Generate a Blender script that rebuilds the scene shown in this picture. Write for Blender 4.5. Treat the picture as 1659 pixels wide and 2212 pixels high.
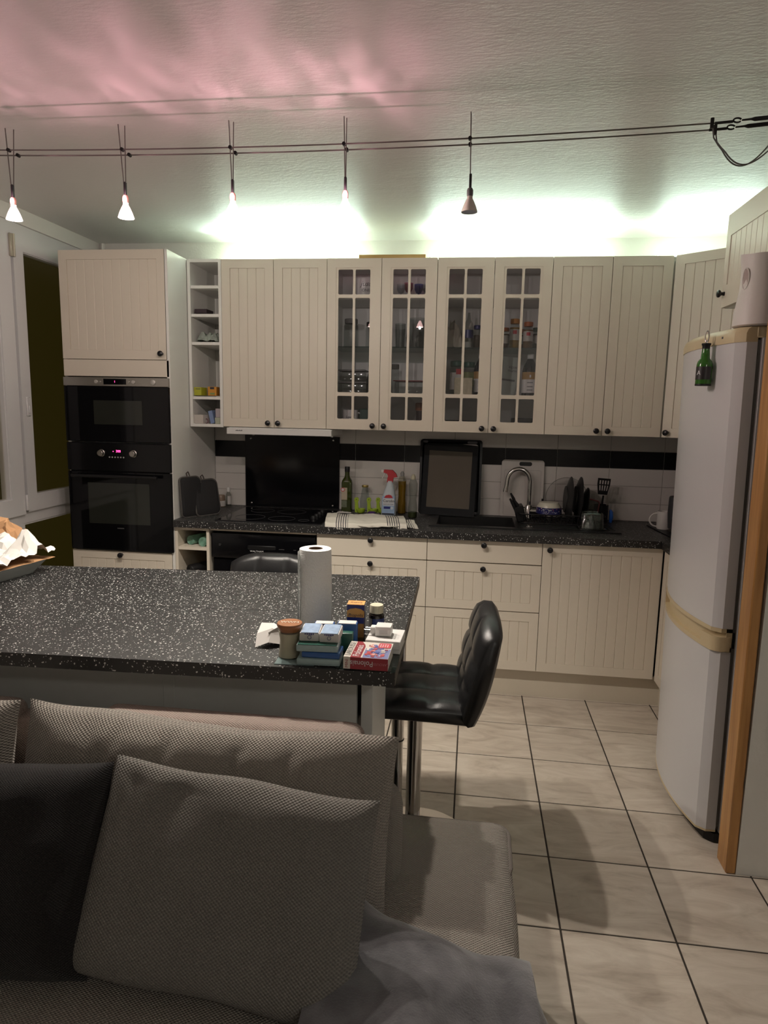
import bpy, bmesh, math, random
from mathutils import Vector, Matrix, noise
random.seed(7)
for o in list(bpy.data.objects): bpy.data.objects.remove(o, do_unlink=True)
S = bpy.context.scene
COL = S.collection
PI = math.pi

# ------------------------------------------------------------------ camera
CAM_POS = Vector((1.4226, -4.1233, 1.5376))
yaw, pitch, roll, FPX = 0.1289, 0.1538, -0.0206, 1453.3
fwd = Vector((-math.sin(yaw)*math.cos(pitch), math.cos(yaw)*math.cos(pitch), -math.sin(pitch)))
rgt = Vector((math.cos(yaw), math.sin(yaw), 0)); dwn = fwd.cross(rgt)
r2 = math.cos(roll)*rgt + math.sin(roll)*dwn
d2 = -math.sin(roll)*rgt + math.cos(roll)*dwn
cam = bpy.data.cameras.new('camera'); camo = bpy.data.objects.new('camera', cam); COL.objects.link(camo)
camo.matrix_world = Matrix(((r2.x, -d2.x, -fwd.x, CAM_POS.x), (r2.y, -d2.y, -fwd.y, CAM_POS.y), (r2.z, -d2.z, -fwd.z, CAM_POS.z), (0, 0, 0, 1)))
cam.sensor_fit = 'VERTICAL'; cam.sensor_height = 36.0; cam.sensor_width = 27.0
cam.lens = 36.0*FPX/2212.0; cam.clip_start = 0.05
S.camera = camo

# ------------------------------------------------------------------ world, exposure, lamp strengths
W = bpy.data.worlds.new('night'); S.world = W; W.use_nodes = True
W.node_tree.nodes['Background'].inputs[0].default_value = (0.0100, 0.0075, 0.0012, 1)
W.node_tree.nodes['Background'].inputs[1].default_value = 1.0
S.view_settings.view_transform = 'Standard'; S.view_settings.look = 'None'
S.view_settings.exposure = 0.80; S.view_settings.gamma = 1.0; S.view_settings.use_curve_mapping = False
TUBE_EMIT = 19.0              # fluorescent tubes on top of the wall cabinets
TUBE_COL = (0.82, 1.0, 0.76)
TUBE_AREA_W = 1.5             # their forward throw (per metre)
TUBE_AREA_COL = (0.74, 1.0, 0.90)
SPOT_W = 26.0                 # halogen spots on the cable system
SPOT_COL = (1.0, 0.93, 0.81)
GLOW_W = 3.8                  # their wide unfocused glow
GLOW_COL = (1.0, 0.89, 0.80)
SPILL_W = 0.85                 # pink light leaking through the dichroic reflectors
SPILL_COL = (1.0, 0.48, 0.57)
ROOM_W = 21.0                 # living-room ceiling lamp behind the camera
ROOM_COL = (1.0, 0.95, 0.86)

# ------------------------------------------------------------------ materials
MATS = {}
def nodes_of(m):
    m.use_nodes = True
    return m.node_tree.nodes, m.node_tree.links, m.node_tree.nodes['Principled BSDF']
def pbr(name, col, rough=0.5, metal=0.0, var=0.06, vscale=6.0, bump=0.0, bscale=80.0, spec=0.5, coat=0.0, emit=None, estr=0.0, sheen=0.0, bstretch=(1,1,1)):
    if name in MATS: return MATS[name]
    m = bpy.data.materials.new(name); N, L, P = nodes_of(m)
    P.inputs['Roughness'].default_value = rough; P.inputs['Metallic'].default_value = metal
    P.inputs['Specular IOR Level'].default_value = spec
    P.inputs['Coat Weight'].default_value = coat
    P.inputs['Sheen Weight'].default_value = sheen
    tc = N.new('ShaderNodeTexCoord')
    if var > 0:
        nz = N.new('ShaderNodeTexNoise'); nz.inputs['Scale'].default_value = vscale; nz.inputs['Detail'].default_value = 3
        L.new(tc.outputs['Object'], nz.inputs['Vector'])
        mr = N.new('ShaderNodeMapRange'); mr.inputs['To Min'].default_value = 1-var; mr.inputs['To Max'].default_value = 1+var
        L.new(nz.outputs['Fac'], mr.inputs['Value'])
        mx = N.new('ShaderNodeMix'); mx.data_type = 'RGBA'; mx.blend_type = 'MULTIPLY'; mx.inputs['Factor'].default_value = 1
        mx.inputs['A'].default_value = (*col, 1); L.new(mr.outputs['Result'], mx.inputs['B'])
        L.new(mx.outputs['Result'], P.inputs['Base Color'])
    else:
        P.inputs['Base Color'].default_value = (*col, 1)
    if bump > 0:
        mp = N.new('ShaderNodeMapping'); mp.inputs['Scale'].default_value = bstretch
        L.new(tc.outputs['Object'], mp.inputs['Vector'])
        nb = N.new('ShaderNodeTexNoise'); nb.inputs['Scale'].default_value = bscale; nb.inputs['Detail'].default_value = 4
        L.new(mp.outputs['Vector'], nb.inputs['Vector'])
        b = N.new('ShaderNodeBump'); b.inputs['Strength'].default_value = bump; b.inputs['Distance'].default_value = 0.004
        L.new(nb.outputs['Fac'], b.inputs['Height']); L.new(b.outputs['Normal'], P.inputs['Normal'])
    if emit:
        P.inputs['Emission Color'].default_value = (*emit, 1); P.inputs['Emission Strength'].default_value = estr
    MATS[name] = m
    return m
def glass(name, tint=(0.9, 0.93, 0.92), rough=0.02, ior=1.45, refl=1.0):
    if name in MATS: return MATS[name]
    m = bpy.data.materials.new(name); m.use_nodes = True; N, L = m.node_tree.nodes, m.node_tree.links
    N.remove(N['Principled BSDF'])
    t = N.new('ShaderNodeBsdfTransparent'); t.inputs['Color'].default_value = (*tint, 1)
    g = N.new('ShaderNodeBsdfGlossy'); g.inputs['Roughness'].default_value = rough; g.inputs['Color'].default_value = (refl, refl, refl, 1)
    lw = N.new('ShaderNodeLayerWeight')      # Schlick reflectance, the same from both sides of a thin wall
    pw = N.new('ShaderNodeMath'); pw.operation = 'POWER'; pw.inputs[1].default_value = 5.0; L.new(lw.outputs['Facing'], pw.inputs[0])
    f = N.new('ShaderNodeMath'); f.operation = 'MULTIPLY_ADD'; f.inputs[1].default_value = 0.95; f.inputs[2].default_value = ((ior-1)/(ior+1))**2; L.new(pw.outputs[0], f.inputs[0])
    x = N.new('ShaderNodeMixShader'); L.new(f.outputs[0], x.inputs[0]); L.new(t.outputs[0], x.inputs[1]); L.new(g.outputs[0], x.inputs[2])
    L.new(x.outputs[0], N['Material Output'].inputs['Surface'])
    MATS[name] = m
    return m
def worktop_mat():
    m = bpy.data.materials.new('speckled_black_laminate'); N, L, P = nodes_of(m)
    tc = N.new('ShaderNodeTexCoord'); geo = N.new('ShaderNodeNewGeometry')
    cols = []
    nz = N.new('ShaderNodeTexNoise'); nz.inputs['Scale'].default_value = 260; L.new(geo.outputs['Position'], nz.inputs['Vector'])
    vm = N.new('ShaderNodeVectorMath'); vm.operation = 'MULTIPLY_ADD'; vm.inputs[1].default_value = (0.006, 0.006, 0.006)
    L.new(nz.outputs['Color'], vm.inputs[0]); L.new(geo.outputs['Position'], vm.inputs[2])
    prev = None
    for sc, th, keep in ((95, 0.20, 0.30), (150, 0.17, 0.45), (60, 0.13, 0.55)):
        v = N.new('ShaderNodeTexVoronoi'); v.inputs['Scale'].default_value = sc; L.new(vm.outputs[0], v.inputs['Vector'])
        a = N.new('ShaderNodeMath'); a.operation = 'LESS_THAN'; a.inputs[1].default_value = th; L.new(v.outputs['Distance'], a.inputs[0])
        sp = N.new('ShaderNodeSeparateColor'); L.new(v.outputs['Color'], sp.inputs[0])
        k = N.new('ShaderNodeMath'); k.operation = 'GREATER_THAN'; k.inputs[1].default_value = keep; L.new(sp.outputs[0], k.inputs[0])
        mu = N.new('ShaderNodeMath'); mu.operation = 'MULTIPLY'; L.new(a.outputs[0], mu.inputs[0]); L.new(k.outputs[0], mu.inputs[1])
        if prev is None: prev = mu
        else:
            ad = N.new('ShaderNodeMath'); ad.operation = 'MAXIMUM'; L.new(prev.outputs[0], ad.inputs[0]); L.new(mu.outputs[0], ad.inputs[1]); prev = ad
    n2 = N.new('ShaderNodeTexNoise'); n2.inputs['Scale'].default_value = 2.2; n2.inputs['Detail'].default_value = 3; L.new(geo.outputs['Position'], n2.inputs['Vector'])
    cr = N.new('ShaderNodeValToRGB'); cr.color_ramp.elements[0].color = (0.010, 0.010, 0.010, 1); cr.color_ramp.elements[1].color = (0.022, 0.021, 0.021, 1)
    L.new(n2.outputs['Fac'], cr.inputs[0])
    mx = N.new('ShaderNodeMix'); mx.data_type = 'RGBA'; L.new(prev.outputs[0], mx.inputs['Factor']); L.new(cr.outputs[0], mx.inputs['A']); mx.inputs['B'].default_value = (0.60, 0.59, 0.57, 1)
    L.new(mx.outputs['Result'], P.inputs['Base Color'])
    n3 = N.new('ShaderNodeTexNoise'); n3.inputs['Scale'].default_value = 420; L.new(geo.outputs['Position'], n3.inputs['Vector'])
    bp = N.new('ShaderNodeBump'); bp.inputs['Strength'].default_value = 0.25; bp.inputs['Distance'].default_value = 0.001
    L.new(n3.outputs['Fac'], bp.inputs['Height']); L.new(bp.outputs[0], P.inputs['Normal'])
    P.inputs['Roughness'].default_value = 0.42
    return m
def floor_tile_mat():
    m = bpy.data.materials.new('beige_floor_tile'); N, L, P = nodes_of(m)
    geo = N.new('ShaderNodeNewGeometry'); oi = N.new('ShaderNodeObjectInfo')
    ml = N.new('ShaderNodeMath'); ml.operation = 'MULTIPLY'; ml.inputs[1].default_value = 30; L.new(oi.outputs['Random'], ml.inputs[0])
    ad = N.new('ShaderNodeVectorMath'); ad.operation = 'ADD'; L.new(geo.outputs['Position'], ad.inputs[0]); L.new(ml.outputs[0], ad.inputs[1])
    mp = N.new('ShaderNodeMapping'); mp.inputs['Rotation'].default_value = (0, 0, 0.35); mp.inputs['Scale'].default_value = (3.0, 10.0, 1); L.new(ad.outputs[0], mp.inputs['Vector'])
    n1 = N.new('ShaderNodeTexNoise'); n1.inputs['Scale'].default_value = 1.3; n1.inputs['Detail'].default_value = 7; n1.inputs['Roughness'].default_value = 0.62; n1.inputs['Distortion'].default_value = 1.2
    L.new(mp.outputs[0], n1.inputs['Vector'])
    cr = N.new('ShaderNodeValToRGB'); e = cr.color_ramp.elements
    e[0].position = 0.30; e[0].color = (0.36, 0.30, 0.245, 1); e[1].position = 0.70; e[1].color = (0.60, 0.535, 0.46, 1)
    x = e.new(0.48); x.color = (0.49, 0.425, 0.355, 1)
    L.new(n1.outputs['Fac'], cr.inputs[0])
    v = N.new('ShaderNodeMapRange'); v.inputs['To Min'].default_value = 0.93; v.inputs['To Max'].default_value = 1.05; L.new(oi.outputs['Random'], v.inputs['Value'])
    mx = N.new('ShaderNodeMix'); mx.data_type = 'RGBA'; mx.blend_type = 'MULTIPLY'; mx.inputs['Factor'].default_value = 1
    L.new(cr.outputs[0], mx.inputs['A']); L.new(v.outputs[0], mx.inputs['B']); L.new(mx.outputs['Result'], P.inputs['Base Color'])
    P.inputs['Roughness'].default_value = 0.38
    return m
def ceiling_mat():
    m = bpy.data.materials.new('rough_white_ceiling_paint'); N, L, P = nodes_of(m)
    geo = N.new('ShaderNodeNewGeometry')
    mp = N.new('ShaderNodeMapping'); mp.inputs['Scale'].default_value = (0.55, 1.3, 1); mp.inputs['Rotation'].default_value = (0, 0, 0.12); L.new(geo.outputs['Position'], mp.inputs['Vector'])
    n1 = N.new('ShaderNodeTexNoise'); n1.inputs['Scale'].default_value = 70; n1.inputs['Detail'].default_value = 5; n1.inputs['Roughness'].default_value = 0.6; L.new(mp.outputs[0], n1.inputs['Vector'])
    mp2 = N.new('ShaderNodeMapping'); mp2.inputs['Scale'].default_value = (1.5, 7, 1); L.new(geo.outputs['Position'], mp2.inputs['Vector'])
    n2 = N.new('ShaderNodeTexNoise'); n2.inputs['Scale'].default_value = 2.2; n2.inputs['Detail'].default_value = 3; L.new(mp2.outputs[0], n2.inputs['Vector'])
    a = N.new('ShaderNodeMath'); a.operation = 'MULTIPLY_ADD'; a.inputs[1].default_value = 0.9; L.new(n2.outputs['Fac'], a.inputs[0]); L.new(n1.outputs['Fac'], a.inputs[2])
    b = N.new('ShaderNodeBump'); b.inputs['Strength'].default_value = 0.55; b.inputs['Distance'].default_value = 0.004
    L.new(a.outputs[0], b.inputs['Height']); L.new(b.outputs[0], P.inputs['Normal'])
    P.inputs['Base Color'].default_value = (0.72, 0.71, 0.69, 1); P.inputs['Roughness'].default_value = 0.42
    return m
def weave_mat(name, col, col2, pitch_m=0.0085, strength=0.9):
    m = bpy.data.materials.new(name); N, L, P = nodes_of(m)
    uv = N.new('ShaderNodeUVMap'); sx = N.new('ShaderNodeSeparateXYZ'); L.new(uv.outputs[0], sx.inputs[0])
    def sn(out, ph, mul=1.0):
        k = N.new('ShaderNodeMath'); k.operation = 'MULTIPLY_ADD'; k.inputs[1].default_value = 2*PI/pitch_m*mul; k.inputs[2].default_value = ph; L.new(out, k.inputs[0])
        s = N.new('ShaderNodeMath'); s.operation = 'SINE'; L.new(k.outputs[0], s.inputs[0]); return s
    a = sn(sx.outputs[0], 0.0); b = sn(sx.outputs[1], 0.0, 1.35)
    mu = N.new('ShaderNodeMath'); mu.operation = 'MULTIPLY'; L.new(a.outputs[0], mu.inputs[0]); L.new(b.outputs[0], mu.inputs[1])
    tc = N.new('ShaderNodeTexCoord')
    nz = N.new('ShaderNodeTexNoise'); nz.inputs['Scale'].default_value = 300; L.new(tc.outputs['Object'], nz.inputs['Vector'])
    nl = N.new('ShaderNodeTexNoise'); nl.inputs['Scale'].default_value = 9; nl.inputs['Detail'].default_value = 3; L.new(tc.outputs['Object'], nl.inputs['Vector'])
    hs = N.new('ShaderNodeMath'); hs.operation = 'MULTIPLY_ADD'; hs.inputs[1].default_value = 0.8; L.new(nz.outputs['Fac'], hs.inputs[0]); L.new(mu.outputs[0], hs.inputs[2])
    mr = N.new('ShaderNodeMapRange'); mr.inputs['From Min'].default_value = -0.8; mr.inputs['From Max'].default_value = 1.6; L.new(hs.outputs[0], mr.inputs['Value'])
    mx = N.new('ShaderNodeMix'); mx.data_type = 'RGBA'; mx.inputs['A'].default_value = (*col2, 1); mx.inputs['B'].default_value = (*col, 1); L.new(mr.outputs[0], mx.inputs['Factor'])
    m2 = N.new('ShaderNodeMapRange'); m2.inputs['To Min'].default_value = 0.88; m2.inputs['To Max'].default_value = 1.1; L.new(nl.outputs['Fac'], m2.inputs['Value'])
    mm = N.new('ShaderNodeMix'); mm.data_type = 'RGBA'; mm.blend_type = 'MULTIPLY'; mm.inputs['Factor'].default_value = 1; L.new(mx.outputs['Result'], mm.inputs['A']); L.new(m2.outputs[0], mm.inputs['B'])
    L.new(mm.outputs['Result'], P.inputs['Base Color'])
    bp = N.new('ShaderNodeBump'); bp.inputs['Strength'].default_value = strength; bp.inputs['Distance'].default_value = 0.0018
    L.new(hs.outputs[0], bp.inputs['Height']); L.new(bp.outputs[0], P.inputs['Normal'])
    P.inputs['Roughness'].default_value = 0.9; P.inputs['Specular IOR Level'].default_value = 0.2; P.inputs['Sheen Weight'].default_value = 0.12
    return m
def wood_mat(name, c1, c2, scale=(1, 1, 12), axis_noise=6.0, rough=0.5, knots=False):
    m = bpy.data.materials.new(name); N, L, P = nodes_of(m)
    tc = N.new('ShaderNodeTexCoord'); mp = N.new('ShaderNodeMapping'); mp.inputs['Scale'].default_value = scale; L.new(tc.outputs['Object'], mp.inputs['Vector'])
    n = N.new('ShaderNodeTexNoise'); n.inputs['Scale'].default_value = axis_noise; n.inputs['Detail'].default_value = 6; n.inputs['Distortion'].default_value = 0.6; L.new(mp.outputs[0], n.inputs['Vector'])
    cr = N.new('ShaderNodeValToRGB'); cr.color_ramp.elements[0].position = 0.3; cr.color_ramp.elements[0].color = (*c1, 1); cr.color_ramp.elements[1].position = 0.7; cr.color_ramp.elements[1].color = (*c2, 1)
    L.new(n.outputs['Fac'], cr.inputs[0]); last = cr.outputs[0]
    if knots:
        mk = N.new('ShaderNodeMapping'); mk.inputs['Scale'].default_value = (1, 1, 0.45); L.new(tc.outputs['Object'], mk.inputs['Vector'])
        v = N.new('ShaderNodeTexVoronoi'); v.inputs['Scale'].default_value = 7.5; L.new(mk.outputs[0], v.inputs['Vector'])
        r = N.new('ShaderNodeValToRGB'); r.color_ramp.elements[0].position = 0.06; r.color_ramp.elements[0].color = (1, 1, 1, 1); r.color_ramp.elements[1].position = 0.13; r.color_ramp.elements[1].color = (0, 0, 0, 1)
        L.new(v.outputs['Distance'], r.inputs[0])
        mx = N.new('ShaderNodeMix'); mx.data_type = 'RGBA'; L.new(r.outputs[0], mx.inputs['Factor']); L.new(last, mx.inputs['A']); mx.inputs['B'].default_value = (0.07, 0.03, 0.012, 1); last = mx.outputs['Result']
    L.new(last, P.inputs['Base Color']); P.inputs['Roughness'].default_value = rough
    return m
def fleece_mat():
    m = bpy.data.materials.new('grey_fleece'); N, L, P = nodes_of(m)
    tc = N.new('ShaderNodeTexCoord')
    n = N.new('ShaderNodeTexNoise'); n.inputs['Scale'].default_value = 22; n.inputs['Detail'].default_value = 6; n.inputs['Distortion'].default_value = 0.2; L.new(tc.outputs['Object'], n.inputs['Vector'])
    cr = N.new('ShaderNodeValToRGB'); cr.color_ramp.elements[0].position = 0.35; cr.color_ramp.elements[0].color = (0.105, 0.105, 0.112, 1); cr.color_ramp.elements[1].position = 0.68; cr.color_ramp.elements[1].color = (0.165, 0.165, 0.175, 1)
    L.new(n.outputs['Fac'], cr.inputs[0]); L.new(cr.outputs[0], P.inputs['Base Color'])
    n2 = N.new('ShaderNodeTexNoise'); n2.inputs['Scale'].default_value = 260; n2.inputs['Detail'].default_value = 3; L.new(tc.outputs['Object'], n2.inputs['Vector'])
    b = N.new('ShaderNodeBump'); b.inputs['Strength'].default_value = 0.6; b.inputs['Distance'].default_value = 0.002; L.new(n2.outputs['Fac'], b.inputs['Height']); L.new(b.outputs[0], P.inputs['Normal'])
    P.inputs['Roughness'].default_value = 0.95; P.inputs['Sheen Weight'].default_value = 0.5; P.inputs['Specular IOR Level'].default_value = 0.1
    return m
def stripe_mat(name, base, stripe, bands, period, duty=0.35, axis=0):
    """woven stripes along the UV u axis inside the given bands (metres)"""
    m = bpy.data.materials.new(name); N, L, P = nodes_of(m)
    uv = N.new('ShaderNodeUVMap'); sx = N.new('ShaderNodeSeparateXYZ'); L.new(uv.outputs[0], sx.inputs[0]); u = sx.outputs[axis]
    fr = N.new('ShaderNodeMath'); fr.operation = 'PINGPONG'; fr.inputs[1].default_value = period/2; L.new(u, fr.inputs[0])
    on = N.new('ShaderNodeMath'); on.operation = 'LESS_THAN'; on.inputs[1].default_value = period/2*duty; L.new(fr.outputs[0], on.inputs[0])
    tot = None
    for a, b in bands:
        g = N.new('ShaderNodeMath'); g.operation = 'GREATER_THAN'; g.inputs[1].default_value = a; L.new(u, g.inputs[0])
        l = N.new('ShaderNodeMath'); l.operation = 'LESS_THAN'; l.inputs[1].default_value = b; L.new(u, l.inputs[0])
        k = N.new('ShaderNodeMath'); k.operation = 'MULTIPLY'; L.new(g.outputs[0], k.inputs[0]); L.new(l.outputs[0], k.inputs[1])
        if tot is None: tot = k
        else:
            q = N.new('ShaderNodeMath'); q.operation = 'MAXIMUM'; L.new(tot.outputs[0], q.inputs[0]); L.new(k.outputs[0], q.inputs[1]); tot = q
    fa = N.new('ShaderNodeMath'); fa.operation = 'MULTIPLY'; L.new(tot.outputs[0], fa.inputs[0]); L.new(on.outputs[0], fa.inputs[1])
    mx = N.new('ShaderNodeMix'); mx.data_type = 'RGBA'; mx.inputs['A'].default_value = (*base, 1); mx.inputs['B'].default_value = (*stripe, 1); L.new(fa.outputs[0], mx.inputs['Factor'])
    L.new(mx.outputs['Result'], P.inputs['Base Color']); P.inputs['Roughness'].default_value = 0.9
    return m

M_CREAM = pbr('cream_lacquered_front', (0.70, 0.635, 0.535), 0.40, var=0.03, vscale=3)
M_CARC = pbr('white_melamine', (0.78, 0.77, 0.73), 0.45, var=0.02)
M_PANEL = pbr('grey_white_panel', (0.74, 0.74, 0.71), 0.5, var=0.03)
M_WALL = pbr('white_wall_paint', (0.70, 0.69, 0.65), 0.7, var=0.03, bump=0.25, bscale=90)
M_CEIL = ceiling_mat()
M_GROUT = pbr('dark_floor_grout', (0.035, 0.028, 0.022), 0.9, var=0.2, vscale=30)
M_TILE = floor_tile_mat()
M_WTILE = pbr('white_wall_tile', (0.62, 0.59, 0.56), 0.30, var=0.02)
M_BTILE = pbr('black_wall_tile', (0.004, 0.004, 0.006), 0.18, var=0.1, spec=0.3)
M_WGROUT = pbr('grey_wall_grout', (0.36, 0.34, 0.32), 0.9)
M_WORK = worktop_mat()
M_BLACK = pbr('black_enamel', (0.004, 0.004, 0.005), 0.14, var=0.1, spec=0.25)
M_BLACKGLASS = pbr('black_glass', (0.003, 0.003, 0.004), 0.05, var=0.0, spec=0.22)
M_DARKWIN = pbr('dark_oven_window', (0.020, 0.022, 0.018), 0.06, var=0.15, spec=0.35)
M_MATTEBLACK = pbr('matt_black_plastic', (0.007, 0.007, 0.008), 0.45, var=0.1, spec=0.35)
M_KNOB = pbr('black_knob', (0.006, 0.006, 0.008), 0.28, var=0.0)
M_STEEL = pbr('brushed_steel', (0.42, 0.40, 0.37), 0.33, 1.0, bump=0.08, bscale=40, bstretch=(1, 1, 40))
M_CHROME = pbr('chrome', (0.62, 0.61, 0.60), 0.10, 1.0, var=0.0)
M_CABLE = pbr('dull_nickel_cable', (0.16, 0.15, 0.14), 0.4, 0.8)
M_PVC = pbr('white_pvc', (0.66, 0.66, 0.66), 0.32, var=0.02)
M_NIGHTPANE = glass('night_window_glass', (0.92, 0.91, 0.86), 0.01, 1.5)
M_SHUTTER = pbr('olive_roller_shutter', (0.42, 0.33, 0.07), 0.7, var=0.2, vscale=4)
M_CABGLASS = glass('cabinet_glass', (0.97, 0.97, 0.99), 0.01, 1.5)
M_SHELFGLASS = glass('green_edge_shelf_glass', (0.62, 0.72, 0.70), 0.02, 1.5)
M_CLEAR = glass('clear_glass', (0.82, 0.85, 0.84), 0.03, 1.5)
M_CLEARPL = glass('clear_plastic', (0.72, 0.74, 0.72), 0.08, 1.45)
M_FRIDGE = pbr('white_fridge_enamel', (0.60, 0.59, 0.60), 0.28, var=0.03, vscale=2)
M_YELLOWED = pbr('yellowed_plastic', (0.58, 0.47, 0.29), 0.35, var=0.08, vscale=8)
M_GASKET = pbr('grey_gasket', (0.16, 0.155, 0.15), 0.6)
M_PINE = wood_mat('varnished_pine', (0.34, 0.155, 0.045), (0.52, 0.27, 0.09), (22, 22, 1.2), 2.5, 0.4, knots=True)
M_PLANK = wood_mat('light_plank_wood', (0.42, 0.26, 0.08), (0.60, 0.42, 0.16), (3, 30, 30), 2.0, 0.6)
M_LEATHER = pbr('black_faux_leather', (0.012, 0.012, 0.013), 0.33, var=0.1, bump=0.12, bscale=500)
M_SOFA = weave_mat('beige_grey_weave', (0.40, 0.365, 0.32), (0.19, 0.17, 0.15))
M_PILLOW = weave_mat('grey_green_weave', (0.27, 0.255, 0.23), (0.13, 0.122, 0.11))
M_SOFAPINK = weave_mat('rosy_beige_weave', (0.50, 0.41, 0.36), (0.28, 0.22, 0.19))
M_DARKWEAVE = weave_mat('charcoal_weave', (0.020, 0.018, 0.018), (0.008, 0.007, 0.007), 0.006, 0.6)
M_PIPING = pbr('grey_piping', (0.16, 0.14, 0.125), 0.9, bump=0.5, bscale=400)
M_FLEECE = fleece_mat()
M_WHITE = pbr('white_plastic', (0.70, 0.69, 0.67), 0.4, var=0.02)
M_PAPER = pbr('white_paper', (0.64, 0.62, 0.59), 0.85, var=0.03)
M_TISSUE = pbr('embossed_tissue', (0.84, 0.85, 0.83), 0.95, bump=0.8, bscale=220)
M_KRAFT = pbr('brown_kraft_paper', (0.42, 0.23, 0.11), 0.85, var=0.12)
M_CERAMIC = pbr('white_ceramic', (0.68, 0.66, 0.63), 0.18, var=0.02)
M_INK = pbr('dark_ink', (0.02, 0.02, 0.03), 0.6, var=0.0)
M_INKGREY = pbr('grey_ink', (0.10, 0.10, 0.10), 0.6, var=0.0)
M_INKWHITE = pbr('white_ink', (0.62, 0.62, 0.62), 0.6, var=0.0)
M_INKBLUE = pbr('navy_ink', (0.015, 0.02, 0.16), 0.5, var=0.0)
M_INKRED = pbr('red_ink', (0.45, 0.03, 0.04), 0.5, var=0.0)

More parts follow.
